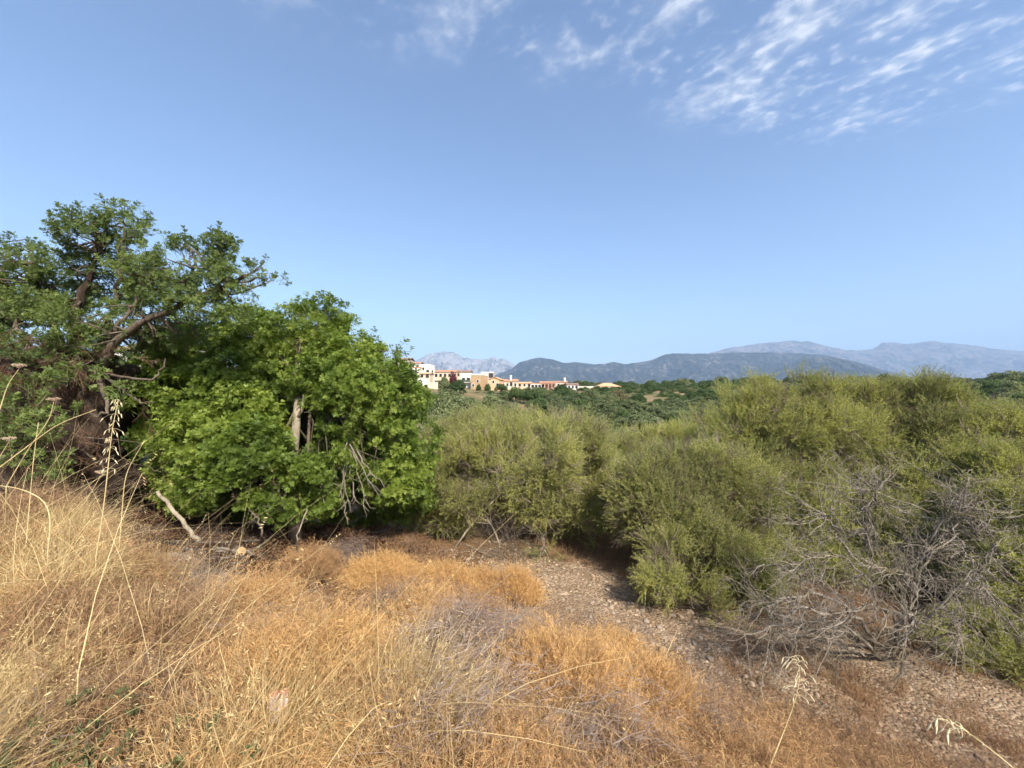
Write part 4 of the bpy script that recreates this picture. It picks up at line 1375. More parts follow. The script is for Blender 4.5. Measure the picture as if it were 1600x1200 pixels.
# green suckers at the foot
S_ = [blob(30, 640, 40, 28, 6.0, .3), blob(20, 690, 32, 36, 5.9, .3), blob(75, 668, 26, 16, 5.8, .2), blob(120, 640, 22, 12, 6.0, .2), blob(70, 720, 24, 24, 5.9, .2), blob(190, 620, 16, 16, 6.1, .2), blob(120, 590, 40, 14, 6.2, .25), blob(40, 600, 34, 14, 6.1, .25)]
p2, d2, t2, _o = sprig_points(S_, 230, .40, 2.5, .2, 58, .8, .8, .6)
scatter('basal_shoots', 'oldcarob', p2, axis_euler(d2, RNG.uniform(0, 6.28, len(p2))), RNG.uniform(.5, .8, len(p2)), t2 + .25, old, base_O)

# --- the narrow-leaved willow thicket
WG = 'willows of the thicket along the stream bed'


def willow(label, base, blobs, n, tint=0.0, seed=1, gap=.465, stems=.30, r0=.024, size=(.75, 1.3), **kw):
    return bush('willow_bush', label, 'bush', base, blobs, 'willow', int(n * .72), size, gap, 1.5, .40, .8, .8, .8, seed, tint, kw.pop('bark', 'bark_mid'), r0, stems, kw.pop('per_blob', 22), WG, .010, **kw)


willow('middle willow bush with pale stems showing at its foot, beside the green carob', on_ground(790, 855, 10.6),
       [blob(740, 715, 40, 34, 10.8), blob(790, 700, 45, 30, 11.0), blob(850, 692, 48, 30, 11.2), blob(905, 700, 42, 30, 11.0), blob(720, 750, 42, 50, 10.4), blob(780, 740, 50, 50, 10.2), blob(850, 730, 50, 50, 10.3), blob(910, 740, 40, 52, 10.6),
        blob(895, 800, 34, 36, 10.4), blob(840, 785, 36, 22, 10.2), blob(850, 850, 18, 20, 9.6), blob(720, 690, 30, 26, 11.6)], 9500, .10, 71, stems=.9, r0=.028, bark='bark_pale')
willow('bright yellow-green willow behind the dark gap in the thicket', on_ground(1010, 830, 12.6),
       [blob(960, 715, 40, 26, 12.4), blob(1010, 705, 44, 26, 12.6), blob(1065, 702, 44, 26, 12.6), blob(1110, 712, 36, 28, 12.4), blob(950, 750, 34, 40, 12.0), blob(1000, 740, 46, 40, 12.0), blob(1060, 740, 50, 46, 12.0), blob(960, 800, 36, 40, 12.2)], 6000, .22, 72)
willow('rounded willow bush overhanging the gravel', on_ground(1085, 930, 8.6),
       [blob(1010, 765, 40, 34, 8.8), blob(1060, 745, 46, 36, 9.0), blob(1110, 750, 46, 40, 9.0), blob(1160, 770, 40, 46, 8.8), blob(1005, 810, 38, 36, 8.6), blob(1060, 805, 50, 42, 8.4), blob(1120, 815, 50, 48, 8.4), blob(1170, 840, 40, 50, 8.2),
        blob(1110, 870, 50, 44, 8.0), blob(1160, 900, 42, 44, 7.7), blob(1130, 930, 36, 32, 7.6)], 8500, .00, 73)
willow('small bright yellow-green willow bush at the edge of the gravel', on_ground(1060, 935, 7.5),
       [blob(1040, 865, 34, 26, 7.5), blob(1025, 895, 26, 24, 7.4), blob(1065, 900, 30, 26, 7.3), blob(1085, 930, 28, 22, 7.3), blob(1110, 950, 24, 18, 7.2)], 1900, .34, 74, stems=.15, r0=.015, size=(.65, 1.0))
willow('tall willow with a wispy crest rising above the far mountains', on_ground(1230, 900, 10.4),
       [blob(1180, 630, 36, 28, 10.6), blob(1230, 622, 44, 28, 10.6), blob(1280, 622, 42, 28, 10.7), blob(1330, 632, 36, 30, 10.8), blob(1155, 680, 40, 46, 10.4), blob(1215, 680, 52, 46, 10.2), blob(1280, 680, 52, 48, 10.2), blob(1335, 690, 40, 50, 10.4),
        blob(1170, 740, 44, 48, 10.0), blob(1235, 750, 54, 50, 9.8), blob(1300, 750, 54, 50, 9.8), blob(1210, 810, 50, 46, 9.4), blob(1280, 810, 54, 46, 9.2)], 12500, -.02, 75, stems=.6)
willow('broad olive-green willow behind the bleached dead branches', on_ground(1410, 930, 9.6),
       [blob(1390, 640, 34, 26, 10.4), blob(1435, 628, 38, 28, 10.2), blob(1470, 640, 34, 28, 10.0), blob(1370, 700, 40, 46, 10.0), blob(1430, 690, 48, 46, 9.8), blob(1490, 700, 44, 48, 9.6), blob(1380, 770, 48, 46, 9.4), blob(1440, 765, 52, 50, 9.0),
        blob(1500, 770, 46, 50, 8.8), blob(1400, 830, 50, 44, 8.6), blob(1470, 840, 50, 46, 8.2)], 10500, -.06, 76, stems=.6)
willow('yellowish willow at the right edge leaning over the stream bed', on_ground(1590, 1000, 7.0),
       [blob(1540, 690, 40, 36, 9.2), blob(1590, 690, 44, 36, 9.0), blob(1650, 700, 50, 50, 8.6), blob(1530, 750, 40, 44, 8.4), blob(1590, 760, 46, 46, 7.8), blob(1650, 780, 50, 60, 7.4), blob(1560, 820, 40, 46, 7.4), blob(1610, 850, 44, 50, 7.0),
        blob(1580, 910, 36, 46, 6.6), blob(1640, 930, 40, 60, 6.4), blob(1600, 980, 36, 34, 6.2)], 9500, .08, 77, stems=.6)
willow('shaded low willow growth behind the bleached dead branches', on_ground(1330, 960, 8.0),
       [blob(1240, 890, 44, 36, 8.8), blob(1300, 905, 46, 36, 8.6), blob(1360, 915, 46, 40, 8.4), blob(1420, 910, 46, 40, 8.2), blob(1480, 925, 46, 44, 8.0), blob(1290, 950, 50, 30, 8.2), blob(1370, 965, 50, 28, 8.0), blob(1290, 1000, 46, 24, 7.6), blob(1360, 1010, 46, 24, 7.3), blob(1430, 1005, 44, 26, 7.2), blob(1230, 965, 34, 22, 7.8)], 5600, -.12, 81, stems=.5)
willow('low green willow shoots under the bleached dead branches', on_ground(1500, 1060, 5.9),
       [blob(1470, 1030, 34, 24, 6.0), blob(1520, 1040, 36, 30, 5.9), blob(1570, 1050, 36, 32, 5.8), blob(1620, 1050, 40, 40, 5.7), blob(1540, 1000, 30, 24, 6.2)], 2300, .02, 78, stems=.3, r0=.012, size=(.6, 1.0))
willow('shaded grey-green bush between the green carob and the middle willow', on_ground(690, 840, 11.0),
       [blob(690, 720, 34, 40, 11.6), blob(670, 760, 36, 46, 11.2), blob(700, 800, 34, 34, 10.8), blob(660, 800, 26, 26, 10.8)], 3600, -.16, 79, stems=.4)
# second rank that closes the thicket behind
for i, (lb, D, bl, nn, ti) in enumerate([
        ('grey-green willow behind the middle willow bush', 15.0, [(740, 684, 50, 30), (800, 680, 50, 28), (860, 676, 46, 28), (780, 720, 60, 40), (860, 720, 60, 40), (920, 710, 40, 34)], 5200, .0),
        ('willow filling the middle of the thicket behind the dark gap', 15.5, [(1110, 690, 50, 40), (1150, 660, 44, 40), (1180, 720, 60, 60), (1100, 750, 60, 50)], 4200, -.08),
        ('willow deep in the thicket behind the tallest crest', 14.0, [(1290, 660, 60, 36), (1360, 670, 60, 40), (1330, 740, 70, 60), (1420, 720, 60, 60)], 4600, -.10),
        ('willow deep in the thicket behind the right-edge willow', 12.0, [(1540, 680, 50, 36), (1600, 690, 60, 40), (1560, 760, 70, 60), (1680, 720, 60, 60)], 4600, -.04)]):
    a = bl[len(bl) // 2]
    willow(lb, on_ground(a[0], 800, D), [blob(*b, D + RNG.uniform(-.6, .6)) for b in bl], nn, ti, 80 + i, stems=.7, size=(1.1, 1.7))

# ------------------------------------------------------------------ dry vegetation of the bank
n = 30000
x = RNG.uniform(-11, 8.5, n)
y = RNG.uniform(-0.6, 11.5, n)
r = np.hypot(x, y)
u = 0.6 * x + 0.8 * y
k = (r > 0.95) & (np.abs(x) < 1.6 * np.maximum(y, 0) + 1.3) & (u < 6.5 + 0.5 * (noise(x, y, 0, 91) - .5))
x, y, r, u = x[k], y[k], r[k], u[k]
q = x / np.maximum(y, 0.3)


def spot(px, py, rad):
    c = ground_hit(px, py, 0.2)
    return smooth(1.35 - np.hypot(x - c[0], y - c[1]) / rad)


orange = np.clip(spot(590, 905, .75) + spot(690, 900, .6) + spot(480, 1090, .75) + spot(560, 1050, .5) + spot(880, 1090, .65) + spot(1000, 1110, .45) + spot(650, 970, .4) + spot(960, 1010, .4) + spot(380, 930, .5), 0, 1)
grey = np.clip(spot(760, 1030, .42) + spot(330, 945, .35) + spot(620, 955, .25) + spot(540, 860, .4) + spot(440, 1010, .2) + spot(820, 985, .3) + spot(700, 1110, .2) + spot(930, 1160, .2), 0, 1)
straw_w = np.clip(smooth((-q - .55) / .55) + smooth((2.5 - r) / .7) * smooth((.25 - q) / .5), 0, 1)
straw_w *= 0.35 + 0.65 * smooth((fbm(x * 1.1, y * 1.1, 0, 93, 2) - .3) / .3)
shade = np.clip(spot(330, 848, 1.5) + spot(420, 835, 1.3) + spot(560, 822, 1.4) + spot(640, 822, 1.0) + spot(240, 830, .9) + smooth((r - 7.4) / .8) * smooth((-.2 - q) / .2), 0, 1)      # leaf litter and painted-in shade under the carobs, little grows there
nz = fbm(x * 1.6, y * 1.6, 0, 92, 3)
g0 = height(x, y)
rv = RNG.random(len(x))

# straw-coloured long grass
ks = rv < 0.20 * np.minimum(1, 1.4 * straw_w) * smooth((5.0 - u) / 1) + 0.012 * smooth((5.2 - u) / .6)
ks &= (RNG.random(len(x)) > shade) & ~((q > -1.08) & (q < -.2) & (y > 4.6))
pp = np.stack((x, y, g0), 1)[ks]
m_ = len(pp)
dr = np.stack((RNG.normal(.10, .28, m_), RNG.normal(-.05, .28, m_), np.ones(m_)), 1)
dg = scatter('dry_grass', 'straw', pp, axis_euler(dr, RNG.uniform(0, 6.28, m_)), RNG.uniform(.5, 1.05, m_), .5 + .9 * (nz[ks] - .5) + RNG.normal(0, .2, m_))
tag(dg, 'long straw-coloured dry grass covering the bank', 'grass')

# long single blades that bend across the tussocks
n = 300
lx, ly = RNG.uniform(-6, 1.6, n), RNG.uniform(1.2, 5.2, n)
lq = lx / ly
k = (np.hypot(lx, ly) > 1.5) & (lq > -1.55) & (lq < .15) & (RNG.random(n) < np.clip(smooth((-lq - .25) / .8) + .7 * smooth((2.4 - np.hypot(lx, ly)) / .6) + .04, 0, 1)) & ~((lq > -1.05) & (ly > 4.0))
lx, ly = lx[k], ly[k]
m_ = len(lx)
lg = scatter('long_grass', 'longstraw', np.stack((lx, ly, height(lx, ly)), 1), axis_euler(np.stack((RNG.normal(.35, .35, m_), RNG.normal(-.05, .3, m_), np.ones(m_)), 1), RNG.uniform(0, 6.28, m_)), RNG.uniform(.7, 1.1, m_), .75 + RNG.normal(0, .2, m_))
tag(lg, 'long bending blades of pale dry grass on the near bank', 'grass')

# rust-coloured feathery weeds: thin between the tussocks, thick on them
kr = (rv > 0.30) & (rv < 0.30 + 0.20 * (1 - .6 * straw_w) * (1 - .95 * grey) * (1 - .95 * shade) * smooth((nz - .36) / .2) * smooth((5.7 - u) / .6) + .06 * orange + .26 * smooth((q - .25) / .25) * smooth((6.0 - u) / .5) * smooth((u - 4.2) / .4))
low_right = smooth((q - .35) / .35)
xs_, ys_, zs_, ts_, ss_, ds_ = [x[kr]], [y[kr]], [g0[kr]], [(.20 + .4 * orange - .06 * low_right + .9 * (nz - .5))[kr]], [RNG.uniform(.5, .95, kr.sum())], [np.stack((RNG.normal(.1, .25, kr.sum()), RNG.normal(-.12, .25, kr.sum()), np.ones(kr.sum())), 1)]
sx, sy, sz_, st_, sd_ = [], [], [], [], []


def at_spot(arr, mx, my):
    return float(arr[np.argmin((x - mx) ** 2 + (y - my) ** 2)])


for (mx, my, mr, mh, rn) in MOUNDS:
    far_ = float(smooth((math.hypot(mx, my) - 2.2) / 2.5))
    cnt = int((130 - 60 * far_) * mr * mr / .12)
    a, k_ = RNG.uniform(0, 6.28, cnt), np.sqrt(RNG.random(cnt))
    ax, ay = mx + np.cos(a) * k_ * mr, my + np.sin(a) * k_ * mr
    o_, g_, w_, sh_ = at_spot(orange, mx, my), at_spot(grey, mx, my), at_spot(straw_w, mx, my), at_spot(shade, mx, my)
    dd = np.stack((np.cos(a) * k_ * .9 + RNG.normal(0, .2, cnt), np.sin(a) * k_ * .9 + RNG.normal(0, .2, cnt), np.full(cnt, .8)), 1)
    if RNG.random() < sh_ * .9 or RNG.random() < g_ * .85:
        continue
    if RNG.random() < w_ * .62:
        k2 = RNG.random(cnt) < .55
        sx.append(ax[k2]); sy.append(ay[k2]); st_.append(np.full(k2.sum(), .35 + .6 * rn)); sd_.append(dd[k2] * (1.2, 1.2, 1.0) + (.25, -.1, 0))
        continue
    xs_.append(ax); ys_.append(ay); zs_.append(height(ax, ay)); ds_.append(dd)
    ts_.append(np.full(cnt, min(.08 + .55 * rn + .42 * o_, 1.0)))
    ss_.append(RNG.uniform(.55, .90, cnt) * (1 + .45 * far_))
pp = np.stack((np.concatenate(xs_), np.concatenate(ys_), np.concatenate(zs_)), 1)
m_ = len(pp)
ru = scatter('dry_weeds', 'rust', pp, axis_euler(np.concatenate(ds_), RNG.uniform(0, 6.28, m_)), np.concatenate(ss_), np.concatenate(ts_) + RNG.normal(0, .12, m_))
tag(ru, 'rust-brown feathery dried weeds matted over the slope', 'weeds')
pp = np.stack((np.concatenate(sx), np.concatenate(sy)), 1)
m_ = len(pp)
tg = scatter('tussock_grass', 'straw', np.column_stack((pp, height(pp[:, 0], pp[:, 1]))), axis_euler(np.concatenate(sd_), RNG.uniform(0, 6.28, m_)), RNG.uniform(.45, .95, m_), np.concatenate(st_) + RNG.normal(0, .15, m_))
tag(tg, 'pale straw-coloured grass tussocks on the near part of the bank', 'grass')

# grey dead twigs
kt = (rv > 0.80) & (rv < 0.80 + .20 * np.clip(grey + .3 * shade + .25 * smooth((.48 - nz) / .10) + .05, 0, 1))
kt &= RNG.random(len(x)) > .5 * shade
tx_, ty_, tg_ = [x[kt]], [y[kt]], [grey[kt]]
for (a, b, rad) in [(760, 1030, .45), (330, 945, .35), (620, 955, .3), (540, 875, .4), (440, 1010, .25), (820, 985, .3), (700, 1110, .22), (930, 1160, .22), (1090, 1130, .3)]:
    c = ground_hit(a, b, .12)
    cnt = int(60 * (rad / .5) ** 2)
    tx_.append(c[0] + RNG.normal(0, rad * .55, cnt)); ty_.append(c[1] + RNG.normal(0, rad * .55, cnt)); tg_.append(np.ones(cnt))
tx_, ty_, tg_ = np.concatenate(tx_), np.concatenate(ty_), np.concatenate(tg_)
pp = np.stack((tx_, ty_, height(tx_, ty_) + RNG.uniform(.0, .14, len(tx_)) * tg_), 1)
m_ = len(pp)
sh_t = np.array([shade[np.argmin((x - a) ** 2 + (y - b) ** 2)] for a, b in zip(tx_, ty_)])  # twigs under the carobs get a darker tint, painting in the shade there
tw = scatter('twig_debris', 'twig', pp, np.stack((RNG.normal(0, .25, m_), RNG.normal(0, .25, m_), RNG.uniform(0, 6.28, m_)), 1), RNG.uniform(.7, 1.3, m_), RNG.random(m_) * .7 * (1 - sh_t) + .3 * tg_)
tag(tw, 'tangled grey-brown dead twigs lying among the dried weeds', 'twigs')

# brown leaf litter and bark under the carobs, coloured dark to stand in for shade
def leaf_litter(mat, n=70):
    mb = MB()
    for i in range(n):
        p = np.array((RNG.normal(0, .16), RNG.normal(0, .16), RNG.uniform(0, .05)))
        d = rnd_unit() * np.array((1, 1, .35))
        leaf_shape(mb, p, d, rnd_unit() * .6 + np.array((0, 0, 1)), RNG.uniform(.03, .06), RNG.uniform(.014, .026), .2)
    return mb.mesh('leaf_litter', mat)


M['litter'] = leaf_mat('litter', [(0.0, (0.060, 0.032, 0.018)), (1.0, (0.190, 0.105, 0.055))], .1, .8, .1, .5)
proto('litter', [leaf_litter(M['litter']) for _ in range(3)])
n = 2600
lx, ly = RNG.uniform(-10, 1.5, n), RNG.uniform(5.2, 12, n)
lu = .6 * lx + .8 * ly
k = (lu < 6.3) & (lx < -.6) & ((ly > 7.0) | (lx + 1.0 * ly > .4) & (ly > 5.6)) & (ly > 5.6 + .5 * (lx + 3.5) * (lx > -3.5))
lx, ly = lx[k], ly[k]
m_ = len(lx)
ll_ = scatter('fallen_leaves', 'litter', np.stack((lx, ly, height(lx, ly) + .01), 1), np.stack((np.zeros(m_), np.zeros(m_), RNG.uniform(0, 6.28, m_)), 1), RNG.uniform(.8, 1.4, m_), RNG.random(m_))
tag(ll_, 'brown leaf litter on the ground under the carobs', 'leaves')

# green weeds: low leaves at the bottom left and a patch by the fallen stick
pw = []
for (a, b, rad, cnt) in [(110, 1135, .25, 26), (180, 1110, .2, 18), (260, 1160, .18, 14), (340, 1165, .15, 12), (215, 1190, .2, 16), (745, 985, .32, 46), (800, 1000, .22, 26), (715, 1010, .2, 18), (840, 860, .4, 30), (60, 1150, .2, 14)]:
    c = ground_hit(a, b, .2)
    xy = c[:2] + RNG.normal(0, rad * .6, (cnt, 2))
    pw.append(np.column_stack((xy, height(xy[:, 0], xy[:, 1]) + RNG.uniform(.05, .17, cnt))))
pw = np.concatenate(pw)
m_ = len(pw)
wd = scatter('green_weeds', 'weed', pw, axis_euler(np.stack((RNG.normal(0, .4, m_), RNG.normal(-.2, .4, m_), np.ones(m_)), 1), RNG.uniform(0, 6.28, m_)), RNG.uniform(.25, .5, m_), RNG.random(m_))
tag(wd, 'patches of low green weeds among the dry growth', 'weeds')

# sparse dry growth along and beyond the stream bed
n = 6400
s_ = RNG.uniform(-9, 12, n)
u_ = np.where((s_ > -1) & (RNG.random(n) < .22), RNG.uniform(5.8, 7.6, n), 0)
u_ = np.where(u_ > 0, u_, np.where(RNG.random(n) < .35, RNG.normal(5.7, .25, n), RNG.uniform(8.2, 12.5, n)))
xx, yy = bed_xy(s_, u_)
k = (fbm(xx * .9, yy * .9, 0, 95, 2) + RNG.uniform(-.15, .15, n) > .46) & (yy > 1.0)
xx, yy = xx[k], yy[k]
m_ = len(xx)
pp = np.stack((xx, yy, height(xx, yy)), 1)
bg = scatter('bed_grass', 'rust', pp, axis_euler(np.stack((RNG.normal(0, .25, m_), RNG.normal(0, .25, m_), np.ones(m_)), 1), RNG.uniform(0, 6.28, m_)), RNG.uniform(.4, 1.0, m_), .16 + RNG.normal(0, .15, m_))
tag(bg, 'brown dry grass fringing the stream bed under the willows', 'grass')


# ------------------------------------------------------------------ single dry bushes that stand out of the mat
def dry_bush(px, py, w, h, label, tint, n=90):
    c = ground_hit(px, py)
    base = np.array((c[0], c[1], float(height(c[0], c[1]))))
    root = empty('dry_bush', base, label, 'bush', 'dried rust-coloured bushes on the bank')
    a, rr_ = RNG.uniform(0, 6.28, n), np.sqrt(RNG.random(n)) * w
    hh = h * np.sqrt(np.clip(1 - (rr_ / w) ** 2 * .8, 0, 1)) * RNG.uniform(.25, 1, n)
    pts_ = base + np.stack((np.cos(a) * rr_, np.sin(a) * rr_ * .8, hh), 1)
    d_ = np.stack((np.cos(a) * rr_ / w, np.sin(a) * rr_ / w, np.full(n, 1.0)), 1) + rnd_unit(n) * .3
    scatter('foliage', 'rust', pts_, axis_euler(d_, RNG.uniform(0, 6.28, n)), RNG.uniform(.6, .95, n) * (1 + .4 * float(smooth((math.hypot(base[0], base[1]) - 2.2) / 2.5))), tint + RNG.normal(0, .12, n), root, base)
    st = MB()
    for q_ in pts_[::4]:
        st.tube(wobble(base + (RNG.normal(0, .04), RNG.normal(0, .04), -.05), q_, 4, .08) - base, np.linspace(.006, .003, 4), 4, False)
    st.build('stems', M['greytwig'], root, False, 'stuff')


dry_bush(803, 950, .34, .62, 'upright orange dry bush at the end of the mat, beside the stream bed', .95, 100)
dry_bush(745, 940, .40, .42, 'orange dry bush beside the upright one above the stream bed', .85, 80)
dry_bush(590, 930, .70, .46, 'widest golden-orange dry bush in the middle of the bank', 1.0, 170)
dry_bush(685, 935, .48, .42, 'golden dry bush next to the widest one', .95, 100)
dry_bush(660, 990, .36, .34, 'small golden dry bush above the grey twig patch', .9, 70)
dry_bush(480, 1110, .42, .36, 'orange-brown dry bush low on the bank near the viewer', .85, 100)
dry_bush(570, 1080, .34, .30, 'golden dry bush low on the bank above the long arching stalk', .9, 80)
dry_bush(870, 1110, .42, .34, 'drooping orange dry bush beside the grey twig patch', .85, 100)
dry_bush(995, 1120, .36, .32, 'drooping orange dry bush nearest the gravel', .80, 80)
dry_bush(955, 1040, .34, .30, 'small orange dry bush on the shoulder above the gravel', .85, 70)
dry_bush(400, 985, .36, .26, 'pale orange dry bush in front of the brushwood', .75, 80)
dry_bush(480, 905, .42, .34, 'tawny dry bush below the pale bent stick', .45, 80)


# ------------------------------------------------------------------ single stalks
M['stalk'] = plain_mat('stalk', (0.48, 0.36, 0.16), (0.68, 0.55, 0.30), 9, 0.6)
M['spikelet'] = plain_mat('spikelet', (0.58, 0.48, 0.28), (0.76, 0.66, 0.42), 20, 0.6)
M['umbel'] = plain_mat('umbel', (0.36, 0.25, 0.16), (0.52, 0.40, 0.28), 20, 0.8)


def stalk(label, pix, rad, spikes=0, spike_len=.045, umbel=0, name='grass_stalk'):
    P3 = np.array([at(*p_) for p_ in pix])
    s = np.linspace(0, len(P3) - 1, 18)
    c = np.stack([np.interp(s, range(len(P3)), P3[:, j]) for j in range(3)], 1)
    for _ in range(4):
        c[1:-1] = (c[:-2] + 2 * c[1:-1] + c[2:]) / 4
    base = c[0].copy()
    g = float(height(base[0], base[1])) - .03
    if base[2] > g + .05:      # carry the stalk down into the soil
        c = np.concatenate(([[base[0], base[1], g]], c))
        base = c[0].copy()
    root = empty(name, base, label, 'grass', 'single dry stalks standing out of the bank')
    mm = MB()
    mm.tube(c - base, np.linspace(rad, rad * .4, len(c)), 5)
    mm.build('stem', M['stalk'], root, True)
    if spikes:
        for j in range(spikes):
            q_ = c[-1 - (j * 9) // spikes] + RNG.normal(0, .002, 3)
            sd = RNG.choice((-1, 1)) * RNG.uniform(.015, .06)
            e_ = q_ + np.array((sd, RNG.normal(0, .02), -RNG.uniform(-.005, .03)))
            mm = MB()
            mm.tube(np.array((q_, (q_ + e_) / 2 + (0, 0, .008), e_)) - base, [.0009] * 3, 3, False)
            dn = np.array((sd * .35, RNG.normal(0, .01), -spike_len * .9))
            mm.tube(np.array((e_, e_ + dn * .3, e_ + dn * .65, e_ + dn)) - base, [.0015, spike_len * .11, spike_len * .08, .0006], 5)
            mm.build('spikelet', M['spikelet'], root)
    if umbel:
        e_ = c[-1]
        for j in range(umbel):
            a = j * 2.4
            rr_ = .008 + .03 * math.sqrt(j / umbel)
            f = e_ + np.array((math.cos(a) * rr_, math.sin(a) * rr_, .035 - rr_ * .2))
            mm = MB()
            mm.tube(np.array((e_, f)) - base, [.0015, .001], 3)
            hd = rnd_unit(8) * .010
            for h_ in hd:
                leaf_shape(mm, f - base, h_, rnd_unit(), .012, .006, .1, 4)
            mm.build('flower_head', M['umbel'], root)


stalk('tallest straw oat stalk with drooping seed heads in front of the old carob trunk', [(150, 870, 3.0), (160, 810, 3.0), (168, 740, 3.0), (175, 670, 3.0), (185, 625, 3.0)], .0045, 40, .036)
stalk('oat stalk with nodding pale spikelets at the bottom right corner', [(1600, 1215, 1.7), (1560, 1180, 1.75), (1520, 1150, 1.8), (1490, 1128, 1.8), (1466, 1122, 1.8)], .0028, 12, .042)
stalk('curled straw stalk with bushy seed head above the gravel', [(1200, 1205, 2.3), (1222, 1150, 2.4), (1245, 1090, 2.4), (1252, 1045, 2.4), (1240, 1026, 2.4)], .0036, 24, .035)
stalk('long arching straw stalk lying across the dry bushes', [(560, 1205, 1.6), (640, 1160, 1.8), (720, 1115, 2.0), (780, 1098, 2.1), (830, 1100, 2.1)], .0040)
stalk('bent broken straw stalk in the middle of the bank', [(682, 1130, 2.4), (682, 1090, 2.4), (665, 1072, 2.4), (645, 1065, 2.4), (600, 1072, 2.4)], .0034)
stalk('straight thin straw stalk crossing the left bank', [(240, 1200, 1.8), (290, 1060, 2.2), (345, 960, 2.6), (390, 890, 3.0)], .0036)
stalk('slanting straw stalk below the tallest oat stalk', [(20, 1120, 2.0), (70, 990, 2.3), (140, 900, 2.7), (200, 850, 3.0)], .0038)
stalk('arched straw blade nearest the bottom left corner', [(150, 1215, 1.5), (120, 1160, 1.6), (95, 1125, 1.7), (65, 1118, 1.7)], .0050)
stalk('bent stalk with a kink in front of the brushwood', [(185, 870, 3.6), (190, 810, 3.6), (195, 740, 3.6), (225, 690, 3.6)], .0050)
stalk('thin upright stalk left of the tallest oat stalk', [(40, 860, 3.4), (46, 790, 3.4), (52, 720, 3.4), (60, 660, 3.4)], .0045)
stalk('yellow stalk curving out over the trunk foot', [(75, 860, 3.0), (80, 810, 3.0), (70, 780, 3.0), (30, 762, 3.0), (-10, 758, 3.0)], .0055)
stalk('long diagonal stalk reaching up past the trunk', [(-20, 745, 3.2), (40, 700, 3.2), (90, 662, 3.2), (150, 640, 3.2)], .0055)
stalk('dried umbel flower highest beside the trunk', [(10, 760, 3.4), (45, 700, 3.4), (78, 655, 3.4), (84, 628, 3.4)], .0045, 0, 0, 22, 'dried_umbel')
stalk('dried umbel flower at the left edge below the thick limb', [(-30, 720, 3.2), (0, 640, 3.2), (12, 600, 3.2), (30, 576, 3.2)], .0045, 0, 0, 22, 'dried_umbel')
stalk('dried umbel flower leaning in front of the brushwood', [(110, 810, 3.4), (130, 790, 3.4), (145, 765, 3.4), (158, 742, 3.4)], .0040, 0, 0, 18, 'dried_umbel')
stalk('small dried umbel at the left edge above the grass', [(-20, 770, 3.2), (-4, 720, 3.2), (8, 700, 3.2), (14, 690, 3.2)], .0035, 0, 0, 14, 'dried_umbel')
stalk('pale curved sprig over the grey twig patch', [(935, 1215, 2.0), (925, 1170, 2.2), (910, 1130, 2.4), (895, 1100, 2.5)], .0028)
stalk('upright dry stalk at the edge of the gravel', [(1022, 1100, 4.2), (1030, 1060, 4.3), (1042, 1020, 4.4), (1058, 985, 4.5)], .0060)

# ------------------------------------------------------------------ fallen and cut wood
def stick(name, label, pix, rad, mat='dead_wood', cut=False, twigs=0, group=None, sides=8):
    # the third number is the height above the ground where the line of sight meets it
    P3 = np.array([ground_hit(a, b, h_) + (0, 0, h_) if h_ < 3 else at(a, b, h_) for a, b, h_ in pix])
    base = P3[0].copy()
    s = np.linspace(0, len(P3) - 1, 14)
    c = np.stack([np.interp(s, range(len(P3)), P3[:, j]) for j in range(3)], 1)
    c[1:-1] += RNG.normal(0, .012, (12, 3))
    root = empty(name, base, label, 'branch', group)
    mm = MB()
    mm.tube(c - base, np.linspace(rad, rad * .65, 14), sides)
    mm.build('bark', M[mat], root, True)
    for j in range(twigs):
        a = c[RNG.integers(4, 13)]
        mm = MB()
        mm.tube(wobble(a, a + rnd_unit() * RNG.uniform(.15, .45) * np.array((1, .6, .7)), 6, .1) - base, np.linspace(rad * .35, .003, 6), 5)
        mm.build('twig', M[mat], root, True)
    if cut:
        d_ = c[0] - c[1]
        d_ /= np.linalg.norm(d_)
        mm = MB()
        mm.tube(np.array((c[0] + d_ * .003, c[0] + d_ * .02)) - base, [rad * .97, rad * .93], sides)
        mm.build('cut_face', M['cut_wood'], root)
    return root


pole_foot = ground_hit(324, 866, .02)
stick('leaning_pole', 'straight brown pole leaning against the brushwood', [(324, 866, .02), (288, 818, pole_foot[1] - .02), (246, 768, pole_foot[1] - .05)], .040, 'bark_pale')
BG = 'cut branches piled below the carobs'
stick('cut_branch', 'thick cut log showing its pale sawn end', [(376, 862, pole_foot[1] + .05), (366, 856, pole_foot[1] + .45), (350, 850, pole_foot[1] + 1.0)], .080, 'bark_mid', True, 0, BG)
stick('cut_branch', 'long pale cut branch lying in front of the pile', [(415, 868, .05), (380, 870, .12), (330, 874, .10), (270, 878, .05)], .034, 'dead_wood', False, 5, BG)
stick('cut_branch', 'cut branch curving over the top of the pile', [(300, 868, .10), (340, 857, .25), (385, 861, .25), (420, 878, .08)], .026, 'dead_wood', False, 4, BG)
stick('cut_branch', 'dark branch at the back of the pile', [(250, 848, .08), (320, 848, .20), (420, 845, .15)], .032, 'bark_mid', False, 6, BG)
stick('cut_branch', 'forked twiggy branch standing up behind the pile', [(412, 862, .03), (410, 832, 6.9), (402, 808, 7.0), (388, 797, 7.1)], .020, 'bark_mid', False, 7, BG)
stick('cut_branch', 'low branch half buried in the weeds left of the pile', [(240, 866, .05), (285, 868, .12), (330, 884, .05)], .026, 'dead_wood', False, 4, BG)
stick('cut_branch', 'thin straight branch laid across the pile below the log', [(290, 858, .16), (350, 864, .2), (410, 857, .16)], .022, 'dead_wood', False, 4, BG)
stick('cut_branch', 'crooked branch at the near end of the pile beside the dry bush', [(345, 882, .06), (385, 880, .16), (425, 868, .12)], .024, 'bark_mid', False, 5, BG)
